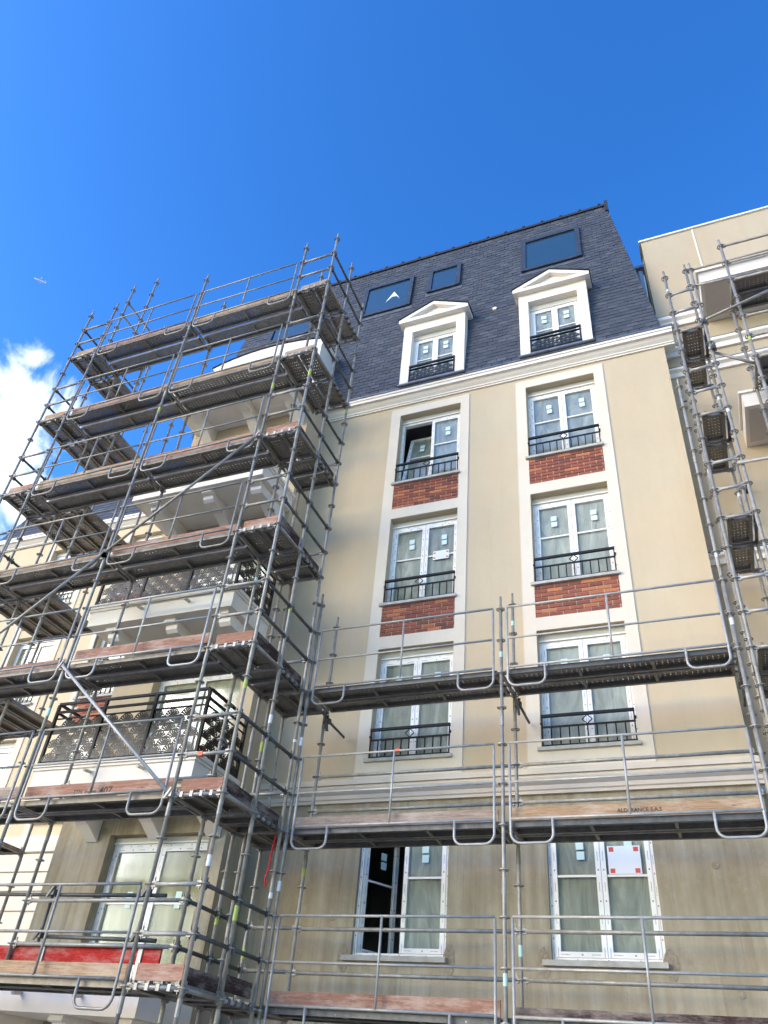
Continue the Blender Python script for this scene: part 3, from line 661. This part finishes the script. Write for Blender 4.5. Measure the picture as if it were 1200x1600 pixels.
for j in range(n):
    i = 0; x = -16.05+j*.045+(.11 if j % 2 else 0)
    while x < -8:
        o = Vector((x, YL-.2, 5.37))+uu*(j*ll/n)
        mb.hexa([o+nn*.012, o+Vector((.21,0,0))+nn*.012, o+Vector((.21,0,0))+uu*.2, o+uu*.2, o+nn*.02, o+Vector((.21,0,0))+nn*.02, o+Vector((.21,0,0))+uu*.2+nn*.006, o+uu*.2+nn*.006], random.uniform(.01, 1)); x += .215
OBJ('slate_field', mb, 'slate', fr, kind='stuff')
# ------------------------------------------------------------------ building on the right
YR = .45
rb = THING('apartment_building', 'set-back beige apartment building with white balconies behind the right scaffold tower', 'building', (5.5, 3, GROUND))
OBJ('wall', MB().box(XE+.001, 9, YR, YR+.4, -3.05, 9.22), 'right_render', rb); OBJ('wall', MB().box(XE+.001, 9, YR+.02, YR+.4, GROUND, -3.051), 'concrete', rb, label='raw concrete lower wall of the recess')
OBJ('parapet_cap', MB().box(XE-.05, 9, YR-.04, YR+.5, 9.221, 9.27), 'white_trim', rb)
OBJ('joint_bead', B(3.80, 3.83, YR-.015, YR-.001, 6.6, 9.21), 'white_trim', rb)
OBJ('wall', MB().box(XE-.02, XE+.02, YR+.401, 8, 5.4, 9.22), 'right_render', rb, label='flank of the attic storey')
def band(z, h, p=.12): course(rb, [(YR+.02, z-h), (YR-p*.4, z-h), (YR-p*.5, z-h*.55), (YR-p, z-h*.4), (YR-p, z-.03), (YR-p*.7, z), (YR+.02, z)], XE+.002, 9, 'white_trim', 'string_course'); OBJ('flashing', B(XE+.002, 9, YR-p*.8, YR-.001, z+.001, z+.02), 'zinc', rb)
band(6.36, .30); band(5.42, .26); band(4.80, .22); band(-3.05, .32, .14)
band(.42, .2)
for (x0, yb0, zt) in ((3.52, -.6, 6.33), (3.66, -.6, 2.89), (3.66, -.6, .09), (3.66, -.6, -2.71)):
    b = OBJ('balcony', MB().box(x0+.04, 9, yb0+.04, YR-.001, zt-.34, zt-.05), 'white_trim', rb, label='white balcony slab')
    OBJ('slab_edge', MB().box(x0, 9, yb0, YR-.125, zt-.05, zt), 'white_trim', b)
    OBJ('soffit_board', MB().box(x0+.10, 9, yb0+.10, YR-.13, zt-.352, zt-.341), 'grey_trim', b)
for z0 in (.7, 3.1): 
    OBJ('window', B(4.3, 6.0, YR-.03, YR-.002, z0, z0+1.7), 'frame_grey', rb); 
for z in (1.55, .95): OBJ('pipe_bracket', B(3.50, 3.56, YR-.16, YR-.001, z, z+.03), 'dark_brown', rb)
# link strip with a downpipe beside the roof hip
OBJ('link_wall', MB().box(2.40, XE+.0, 2.2, 2.5, 5.4, 10.4), 'white_trim', rb); OBJ('downpipe', MB().tube([(XE-.10, 2.05, 5.5), (XE-.10, 2.05, 10.3)], .07, 10), 'pipe_grey', rb); OBJ('link_cap', MB().box(2.3, XE+.05, 1.95, 2.6, 10.401, 10.5), 'zinc', rb)
# ------------------------------------------------------------------ scaffolding kit
LV = [5.77, 3.77, 1.77, -.23, -2.23, -4.23, -6.23]
TR = .0242
def standard(par, x, y, ztop, z0=GROUND, mat='steel', bands=()):
    """upright tube with a rosette every half metre; ztop = height of the highest rosette"""
    mb = MB(); zb = z0+.25 if z0 == GROUND else z0
    mb.tube([(x, y, zb), (x, y, ztop+.05)], TR, 10); mb.tube([(x, y, ztop+.045), (x, y, ztop+.21)], .0185, 8)
    z = ztop-1.5+.0
    o = OBJ('standard', mb, mat, par, smooth=False)
    for p in o.data.polygons: p.use_smooth = len(p.vertices) == 4
    rg = MB(); z = ztop
    while z > zb+.05:
        rg.ring((x, y, z), .062, .047, .010, 12); rg.ring((x, y, z), .031, .022, .03, 8)
        for a in (0, 1, 2, 3):
            c, s_ = math.cos(a*math.pi/2+.785), math.sin(a*math.pi/2+.785); rg.bar((x+c*.03, y+s_*.03, z), (x+c*.049, y+s_*.049, z), .018, .009)
        z -= .5
    # joint sleeves of the 2 m lengths
    z = ztop-1.75
    while z > zb+.2: mb2 = rg.tube([(x, y, z), (x, y, z+.16)], .0285, 10); z -= 2.0
    OBJ('rosettes', rg, 'steel', o, kind='stuff')
    if z0 == GROUND:
        OBJ('base_jack', MB().tube([(x, y, GROUND+.01), (x, y, GROUND+.4)], .019, 8).box(x-.075, x+.075, y-.075, y+.075, GROUND+.001, GROUND+.011).ring((x, y, GROUND+.22), .055, .018, .03, 8), 'steel_dark', o)
    for zz, mt, hh in bands: OBJ('tape_band', MB().tube([(x, y, zz), (x, y, zz+hh)], TR+.002, 10), mt, o)
    return o
def tubeobj(par, name, p0, p1, r=TR, mat='steel', heads=True):
    p0, p1 = Vector(p0), Vector(p1); d = (p1-p0).normalized(); mb = MB()
    mb.tube([p0+d*.045, p1-d*.045], r, 9)
    k = len(mb.f)-2
    if heads:
        for p, s in ((p0, 1), (p1, -1)):
            mb.bar(p+d*s*.028, p+d*s*.085, .034, .062); mb.bar(p+d*s*.052+Vector((0,0,-.055)), p+d*s*.052+Vector((0,0,.075)), .008, .022)
    o = OBJ(name, mb, mat, par)
    for i, p in enumerate(o.data.polygons): p.use_smooth = i < k
    return o
def ledger(par, p0, p1, mat='steel'): return tubeobj(par, 'ledger', p0, p1, mat=mat)
PL = {}
def plank_mesh(L):
    k = round(L, 2)
    if k in PL: return PL[k]
    mb = MB(); w = .32; h = .062
    mb.box(-L/2, L/2, -w/2+.012, w/2-.012, -.003, 0)
    for s in (-1, 1):
        mb.box(-L/2, L/2, s*(w/2-.012), s*(w/2), -h, .002); mb.box(-L/2, L/2, s*(w/2-.045), s*(w/2-.0125), -h, -h+.004)
    n = max(2, int(round(L/1.0))+1)
    for i in range(n):
        x = -L/2+.02+(L-.04)*i/(n-1); mb.box(x-.02, x+.02, -w/2+.046, w/2-.046, -h+.006 if 0 < i < n-1 else -h, -.0032)
    for s in (-1, 1):
        for y in (-.10, .10): mb.box(s*(L/2), s*(L/2+.055), y-.018, y+.018, -.03, .015)
    me = mb.mesh('deck_plank'); fixn(me); PL[k] = me; return me
def deck(par, x0, x1, y0, y1, z, along='x', n=2):
    if along == 'x':
        L = x1-x0-.12; step = (y1-y0)/n
        for i in range(n): PUT('deck_plank', plank_mesh(L), 'deck_steel', par, ((x0+x1)/2, y0+step*(i+.5), z+.045))
    else:
        L = y1-y0-.12; step = (x1-x0)/n
        for i in range(n): PUT('deck_plank', plank_mesh(L), 'deck_steel', par, (x0+step*(i+.5), (y0+y1)/2, z+.045), math.pi/2)
def transom(par, p0, p1):
    o = tubeobj(par, 'transom', p0, p1, mat='steel'); return o
def board(par, p0, p1, z, mat, h=.16, th=.03, label=None):
    """toe board: origin at its centre so that the grain differs from board to board"""
    p0, p1 = Vector((*p0, 0)), Vector((*p1, 0)); L = (p1-p0).length; c = (p0+p1)/2; rz = math.atan2(p1.y-p0.y, p1.x-p0.x)
    off = random.uniform(-40, 40)
    mb = MB().box(-L/2+off, L/2+off, -th/2, th/2, -h/2, h/2)
    o = OBJ('toe_board', mb, mat, par, label=label)
    v = Vector((math.cos(rz)*off, math.sin(rz)*off, 0)); o.location = (c.x-v.x, c.y-v.y, z+h/2); o.rotation_euler = (0, random.uniform(-.002, .002), rz)
    return o
def guard(par, x0, x1, y, z, mat='steel_light', post=True):
    """bent-tube guard frame hooked to the standards, both ends looping under the deck"""
    a, b = x0+.10, x1-.10; r = .0168; mb = MB()
    def loop(xa, s):
        pts = [(xa, y, z+.98), (xa, y, z-.10)]
        for i in range(1, 6): t = math.pi/2*i/5; pts.append((xa+s*.12*(1-math.cos(t)), y, z-.10-.12*math.sin(t)))
        pts += [(xa+s*.40, y, z-.22)]
        for i in range(1, 6): t = math.pi/2*i/5; pts.append((xa+s*(.40+.10*math.sin(t)), y, z-.12-.10*math.cos(t)))
        pts.append((xa+s*.50, y, z+.06)); return pts
    mb.tube([(a, y, z+1.0), (b, y, z+1.0)], r, 8); mb.tube(loop(a, 1), r, 8); mb.tube(loop(b, -1), r, 8)
    mb.tube([(a, y, z+.5), (b, y, z+.5)], r*.9, 8); mb.tube([(a, y, z+.06), (b, y, z+.06)], r, 8)
    mb.tube([((a+b)/2, y-.005, z+.06), ((a+b)/2, y-.005, z+1.0)], r*.95, 8)
    o = OBJ('guard_frame', mb, mat, par)
    for p in o.data.polygons: p.use_smooth = len(p.vertices) == 4
    return o
def coupler(par, p, mat='steel_dark'):
    x, y, z = p; return OBJ('coupler', MB().box(x-.04, x+.04, y-.045, y+.03, z-.035, z+.035).bar((x-.05, y-.05, z-.06), (x+.03, y-.055, z+.07), .014, .03), mat, par)
def writing(txt, p, size, par, bold=False):
    """stencilled lettering as thin solid letters facing the street (-y)"""
    cu = bpy.data.curves.new('t', 'FONT'); cu.body = txt; cu.size = size; cu.extrude = .0008; cu.offset = .0012 if bold else 0; cu.resolution_u = 2
    t = bpy.data.objects.new('t', cu); COL.objects.link(t); bpy.context.view_layer.update()
    me = bpy.data.meshes.new_from_object(t.evaluated_get(bpy.context.evaluated_depsgraph_get())); bpy.data.objects.remove(t)
    me.transform(Matrix.Rotation(math.pi/2, 4, 'X')); me.materials.clear(); me.materials.append(MATS['ink'])
    me.transform(Matrix.Translation(Vector(p)))
    return OBJ('stencil_lettering', me, 'ink', par)
# ------------------------------------------------------------------ scaffold 1: tower round the balcony bay
s1 = THING('scaffold', 'tall tube scaffold with seven decks wrapped round the balcony bay', 'scaffold', (-6.4, -2.6, GROUND), 'scaffolds on the street front')
xC, xA, xB, xD, xE = -3.196, -3.916, -6.403, -8.891, -9.617
yf, yi, y2, y3 = -2.956, -2.208, -1.473, -.70
TOP = 7.27
bandsC = [(-4.76, 'lime_tape', .10)]
for nm, x in (('C', xC), ('A', xA), ('B', xB), ('D', xD), ('E', xE)):
    bd = {'C': [(3.05, 'lime_tape', .16), (-5.05, 'white_tape', .12), (-2.9, 'lime_tape', .12)], 'A': [(2.95, 'lime_tape', .14)], 'B': [(3.1, 'lime_tape', .14), (-3.0, 'mint_tape', .12)], 'D': [], 'E': []}[nm]
    standard(s1, x, yf, TOP, bands=bd)
standard(s1, xC, yi, TOP, bands=[(-1.3, 'lime_tape', .10), (-3.05, 'white_tape', .12), (-5.45, 'lime_tape', .16)])
standard(s1, xC, y2, TOP-.5, bands=[(3.55, 'lime_tape', .10), (-3.02, 'white_tape', .14), (-5.05, 'white_tape', .14)])
standard(s1, xA, yi, TOP, bands=[(-.75, 'mint_tape', .16)], mat='steel')
standard(s1, xB, yi, TOP); standard(s1, xA, y2, 2.77, bands=[(-5.35, 'lime_tape', .14)], mat='steel'); standard(s1, xA+.16, y2+.05, .27, bands=[(-3.1, 'lime_tape', .14)])
standard(s1, xE, yi, 9.27); standard(s1, xD, yi, 9.27)
for x in (xE, xD, -8.17): standard(s1, x, -.85, TOP if x < -8.5 else 5.27)
standard(s1, -8.17, yi, 6.77)
standard(s1, xA, y3, -1.73, bands=[(-5.6, 'lime_tape', .14)])
PAL = ['timber_red', 'timber_tan', 'timber_red', 'timber_red', 'timber_red', 'timber_red', 'timber_tan']
for li, z in enumerate(LV):
    # front run: two bays
    for x0, x1 in ((xB, xA), (xD, xB)):
        deck(s1, x0, x1, yf, yi, z, 'x'); guard(s1, x0, x1, yf-.035, z, mat='steel' if li != 4 else 'steel_light')
        k = (li*2+(x0 == xD))
        mt = ['timber_tan','timber_red','timber_tan','timber_red','timber_red','timber_tan','timber_red','timber_tan','timber_red','timber_red','timber_red','timber_grey','timber_tan','timber_tan'][k]
        board(s1, (x0+.07, yf+.06), (x1-.07, yf+.06), z+.05, mt)
    for x in (xA, xB, xD): transom(s1, (x, yf, z), (x, yi, z))
    # right-hand corner square and the one behind it
    deck(s1, xA, xC, yf, yi, z, 'y'); transom(s1, (xA, yf, z), (xC, yf, z)); transom(s1, (xA, yi, z), (xC, yi, z)); transom(s1, (xA, y2, z), (xC, y2, z))
    deck(s1, xA, xC, yi, y2, z, 'y' if li < 2 else 'x')
    ledger(s1, (xC, yf, z), (xC, yi, z)); ledger(s1, (xC, yi, z), (xC, y2, z)); ledger(s1, (xA, yi, z), (xA, y2, z))
    if li >= 4:
        deck(s1, xA, xC, y2, y3, z, 'y'); transom(s1, (xA, y3, z), (xC+.04, y3, z)); ledger(s1, (xA, y2, z), (xA, y3, z))
    board(s1, (xA+.07, yf+.05), (xC-.06, yf+.05), z+.05, ['timber_grey','timber_grey','timber_red','timber_red','timber_red','timber_red','timber_red'][li])
    if li > 1:
        board(s1, (xC-.05, yf+.07), (xC-.05, yi-.04), z+.05, 'timber_dark'); board(s1, (xC-.05, yi+.04), (xC-.05, y2-.04), z+.05, 'timber_dark')
    for dz in (.5, 1.0):
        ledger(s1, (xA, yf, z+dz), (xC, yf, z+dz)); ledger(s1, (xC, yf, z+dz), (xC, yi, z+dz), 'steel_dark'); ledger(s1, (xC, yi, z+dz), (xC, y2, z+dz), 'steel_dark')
        if 2 <= li: ledger(s1, (xA, y2, z+dz), (xC, y2, z+dz)) if li < 6 and dz == .5 else None
    # left end and the return along the side of the bay
    if li < 7:
        deck(s1, xE, xD, yf, yi, z, 'y'); transom(s1, (xE, yf, z), (xD, yf, z)); transom(s1, (xE, yi, z), (xD, yi, z))
        board(s1, (xE+.06, yf+.05), (xD-.06, yf+.05), z+.05, 'timber_tan' if li < 2 else 'timber_red')
        ledger(s1, (xE, yf, z), (xE, yi, z)); ledger(s1, (xE, yi, z), (xE, -.85, z))
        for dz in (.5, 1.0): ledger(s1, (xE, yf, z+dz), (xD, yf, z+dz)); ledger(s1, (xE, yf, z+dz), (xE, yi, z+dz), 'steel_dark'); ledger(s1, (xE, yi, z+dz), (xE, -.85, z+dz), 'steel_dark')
        deck(s1, xE, xD, yi, -.85, z, 'y'); transom(s1, (xE, -.85, z), (xD, -.85, z)); transom(s1, (xD, -.85, z), (-8.17, -.85, z)); transom(s1, (xD, yi, z), (-8.17, yi, z))
        if 0 < li < 6: deck(s1, xD, -8.17, yi, -.85, z, 'y'); ledger(s1, (-8.17, yi, z), (-8.17, -.85, z))
for z in (8.77, 8.27): ledger(s1, (xE, yi, z), (xE, -.85, z-.0), 'steel')
standard(s1, xE, -.85+.0, 9.27, z0=7.48)
for z in (-3.73, -.73, .27): ledger(s1, (xB, yi, z), (xA, yi, z))
for z in (-3.23, -3.73): ledger(s1, (xA, yi, z), (xA, y2, z), 'steel_dark')
# inner guard tubes on the lowest deck, with the red board
for z in (-5.23, -5.73): ledger(s1, (xB, yi, z), (xA, yi, z)); ledger(s1, (xA, yi, z), (xA, y2, z), 'steel_dark'); ledger(s1, (xA, y2, z), (xA, y3, z), 'steel_dark'); ledger(s1, (xA, y3, z), (xC+.04, y3, z))
for z, x0 in ((-5.12, -7.6), (-5.62, -6.2)):
    tubeobj(s1, 'loose_rail', (x0, yi+.12, z), (xA-.35, yi+.12, z-.03), mat='steel_dark', heads=False)
for x in (-6.05, -4.55):
    tubeobj(s1, 'guard_post', (x, yi+.06, -6.2), (x, yi+.06, -5.0), r=.02, mat='steel_dark', heads=False)
    for z in (-5.12, -5.62): coupler(s1, (x, yi+.06, z))
board(s1, (-7.6, yi+.05), (-4.14, yi+.05), -5.91, 'timber_painted_red', h=.17, label='board painted bright red')
for x in (-4.42, -5.9): OBJ('board_clip', B(x-.03, x+.03, yi+.015, yi+.033, -6.15, -5.72), 'steel_light', s1)
# diagonal braces in the front plane
yb = yf-.075
for p0, p1 in (((xB, yb, LV[3]), (xA, yb, LV[2])), ((xD, yb, LV[4]), (xB, yb, LV[3])), ((xB, yb, LV[4]), (xA, yb, LV[5])), ((xD, yb, LV[5]), (xB, yb, LV[4]))[:3]):
    if p0[0] == xD and p0[2] == LV[5]: continue
    tubeobj(s1, 'diagonal_brace', p0, p1, r=.022, mat='steel_light' if p0[2] == LV[4] and p0[0] == xB else 'steel', heads=False)
    for p in (p0, p1): coupler(s1, (p[0], p[1]+.04, p[2]), 'steel')
# clamps round the front tubes of the corner squares
for z in LV:
    mb = MB()
    for i in range(4):
        x = xA+.15+.14*i; mb.bar((x-.02, yf, z), (x+.02, yf, z), .064, .064)
    OBJ('deck_claws', mb, 'steel_light', s1, kind='stuff')
    mb = MB()
    for i in range(4):
        y = yi+.15+.14*i; mb.bar((xC, y-.02, z), (xC, y+.02, z), .064, .064, (0, 0, 1))
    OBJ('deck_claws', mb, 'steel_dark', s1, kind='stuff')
writing('TTN. Inome', (-5.52, yf+.06-.0165, LV[5]+.105), .075, s1); writing('407', (-5.10, yf+.06-.0165, LV[5]+.085), .135, s1, True)
OBJ('orange_tag', MB().box(-3.66, -3.60, yf-.028, yf+.028, -3.76, -3.705), 'orange_tag', s1)
# ------------------------------------------------------------------ scaffold 2: along the facade
s2 = THING('scaffold', 'low tube scaffold of two long bays in front of the lower facade', 'scaffold', (0, -1.0, GROUND), 'scaffolds on the street front')
xs2 = [-3.134, -.213, 2.754]; yo, yn = -1.408, -.69
for i, x in enumerate(xs2):
    standard(s2, x, yo, -1.235 if i != 0 else -.735, bands=[[(-3.05, 'white_tape', .12), (-4.95, 'white_tape', .12)], [(-2.0, 'mint_tape', .08), (-5.9, 'mint_tape', .12)], [(-1.9, 'white_tape', .1)]][i], mat='steel')
for i, x in enumerate((-3.19, -.213)): standard(s2, x, yn, -.735, bands=[[(-4.6, 'lime_tape', .10)], [(-1.1, 'mint_tape', .08), (-5.5, 'mint_tape', .12)]][i])
for li, z in enumerate((-2.235, -4.235, -6.235)):
    for b, (x0, x1) in enumerate(zip(xs2, xs2[1:])):
        deck(s2, x0, x1, yo, yn, z, 'x'); guard(s2, x0, x1, yo-.04, z, 'steel_light')
        if li: board(s2, (x0+.07, yo+.06), (x1-.07, yo+.06), z+.05, ('timber_grey', 'timber_tan')[b] if li == 1 else ('timber_red', 'timber_dark')[b])
        if li:
            for dz in (.5, 1.0): ledger(s2, (x0 if b else -3.19, yn, z+dz), (x1, yn, z+dz))
        # underside stiffener between the planks
        OBJ('deck_rail', B(x0+.06, x1-.06, yo+.01, yo+.035, z-.02, z+.05), 'steel_dark', s2)
    for x in xs2: transom(s2, (x, yo, z), (x, yn, z))
writing('ALDFRANCE S.A.S', (1.12, yo+.06-.0165, -4.235+.115), .062, s2, True)
OBJ('orange_tag', MB().box(-1.65, -1.60, yo-.06, yo-.02, -3.25, -3.215), 'orange_tag', s2)
for x in (-.213, 2.70, -3.19):
    tubeobj(s2, 'wall_tie', (x+.06, yn-.1, -2.36), (x+.06, -.03, -2.38), r=.02, mat='steel_dark', heads=False); coupler(s2, (x+.05, yn+.03, -2.36))
    OBJ('tie_bracket', MB().bar((x+.05, yn-.05, -2.30), (x+.05, yn+.03, -2.52), .03, .05), 'steel_dark', s2)
# ------------------------------------------------------------------ scaffold 3: right-hand tower
s3 = THING('scaffold', 'narrow tube scaffold tower at the right edge with single-plank decks', 'scaffold', (3.4, -.9, GROUND), 'scaffolds on the street front')
t1, t2, t3 = 2.905, 3.345, 3.93; ym = -.70; yk = 0.02
for x, y, zt, mt in ((t1, yo, 5.265, 'steel'), (t2, yo-.03, 5.265, 'steel'), (t3, yo, 5.765, 'steel'), (2.79, -.60, 3.265, 'steel_light'), (t1+.04, ym, 4.765, 'steel'), (t2, ym, 6.265, 'steel'), (t2, yk, 4.765, 'steel'), (t3, ym, 4.765, 'steel'), (t1+.06, yk, 3.765, 'steel'), (4.6, -.65, 5.265, 'steel')):
    standard(s3, x, y, zt, mat=mt, bands=[(zt-.40, 'mint_tape', .06)] if x == t1 else [(zt-2.6, 'lime_tape', .08)] if x == t3 and y == yo else [(zt-3.6, 'white_tape', .1)])
for z in (3.765, 1.765, -.235, -2.235, -4.235):
    for y0, y1 in ((yo, ym), (ym, yk)): deck(s3, t1+.06, t2-.04, y0, y1, z, 'y', 1)
    for y in (yo, ym, yk): transom(s3, (t1, y, z), (t2, y, z))
    for dz in (.5, 1.0): ledger(s3, (t1, yo, z+dz), (t2, yo-.03, z+dz), 'steel_light')
    ledger(s3, (t1, yo, z), (t1+.04, ym, z), 'steel_dark'); ledger(s3, (t2, yo, z), (t2, ym, z), 'steel_dark')
standard(s3, 6.9, yo, 5.765); standard(s3, 6.9, ym, 5.265)
for z in (4.765, 2.765, .765, -1.235):
    deck(s3, t3, 6.9, yo, ym, z, 'x'); transom(s3, (t3, yo, z), (t3, ym, z)); transom(s3, (6.9, yo, z), (6.9, ym, z))
    for dz in (.0, .5, 1.0): ledger(s3, (t3, yo, z+dz), (6.9, yo, z+dz))
ledger(s3, (t2, ym, 5.765), (4.6, -.65, 5.765)); ledger(s3, (t2, ym, 6.265), (6.9, ym, 6.265))
tubeobj(s3, 'diagonal_brace', (t2-.02, yo-.08, 3.80), (4.65, yo-.08, 4.25), mat='steel', heads=False); tubeobj(s3, 'diagonal_brace', (t2, yo+.05, 3.15), (t3, yo+.05, 2.65), mat='steel', heads=False)
coupler(s3, (t2+.03, yo-.04, 3.12)); coupler(s3, (t2, yo-.05, 3.80))
tubeobj(s3, 'loose_rail', (t2-.12, yo-.08, .62), (5.6, yo-.08, .62), mat='steel_light', heads=False)
tubeobj(s3, 'wall_tie', (2.74, -.60, 2.9), (t1, -.62, 2.9), r=.016, mat='steel_dark', heads=False)
# ------------------------------------------------------------------ loose things
mb = MB(); mb.tube([(xC-.07, y2+.02, -4.24), (xC-.085, y2-.01, -4.55), (xC-.08, y2-.02, -4.72), (xC-.11, y2-.02, -4.80), (xC-.10, y2-.01, -4.90), (xC-.06, y2-.02, -4.84)], .014, 6)
st = OBJ('strap', mb, 'strap'); st['label'] = 'red webbing strap hanging below the scaffold deck corner'; st['category'] = 'strap'
def px(x, y, d):
    v = (Fv+R2*((x-600)/1221.12)-U2*((y-800)/1221.12)).normalized(); return CAM+v*d
c0 = px(53, 434.5, 2000); c1 = px(71.5, 442, 2000); ax = (c1-c0); Lp = ax.length; ax.normalize(); sd = ax.cross(Vector((0, 0, 1))).normalized()
pl = THING('aircraft', 'tiny white aircraft high in the blue sky at the far left', 'aircraft', (c0+c1)/2)
fu = MB().tube([c0, c0+ax*Lp*.06, c0+ax*Lp*.9, c1], Lp*.055, 8); OBJ('fuselage', fu, 'aircraft', pl)
mid = c0+ax*Lp*.45
for s in (-1, 1):
    OBJ('wing', MB().bar(mid+sd*s*Lp*.04, mid+sd*s*Lp*.42+ax*Lp*.16, Lp*.11, Lp*.018), 'aircraft', pl); OBJ('tailplane', MB().bar(c1-ax*Lp*.1+sd*s*Lp*.03, c1+sd*s*Lp*.17, Lp*.06, Lp*.012), 'aircraft', pl)
OBJ('fin', MB().bar(c1-ax*Lp*.1+Vector((0,0,Lp*.04)), c1+Vector((0,0,Lp*.17)), Lp*.06, Lp*.012, (1, 0, 0)), 'aircraft', pl)
# ------------------------------------------------------------------ render settings
SC.render.engine = 'CYCLES'
SC.cycles.max_bounces = 6; SC.cycles.transparent_max_bounces = 12
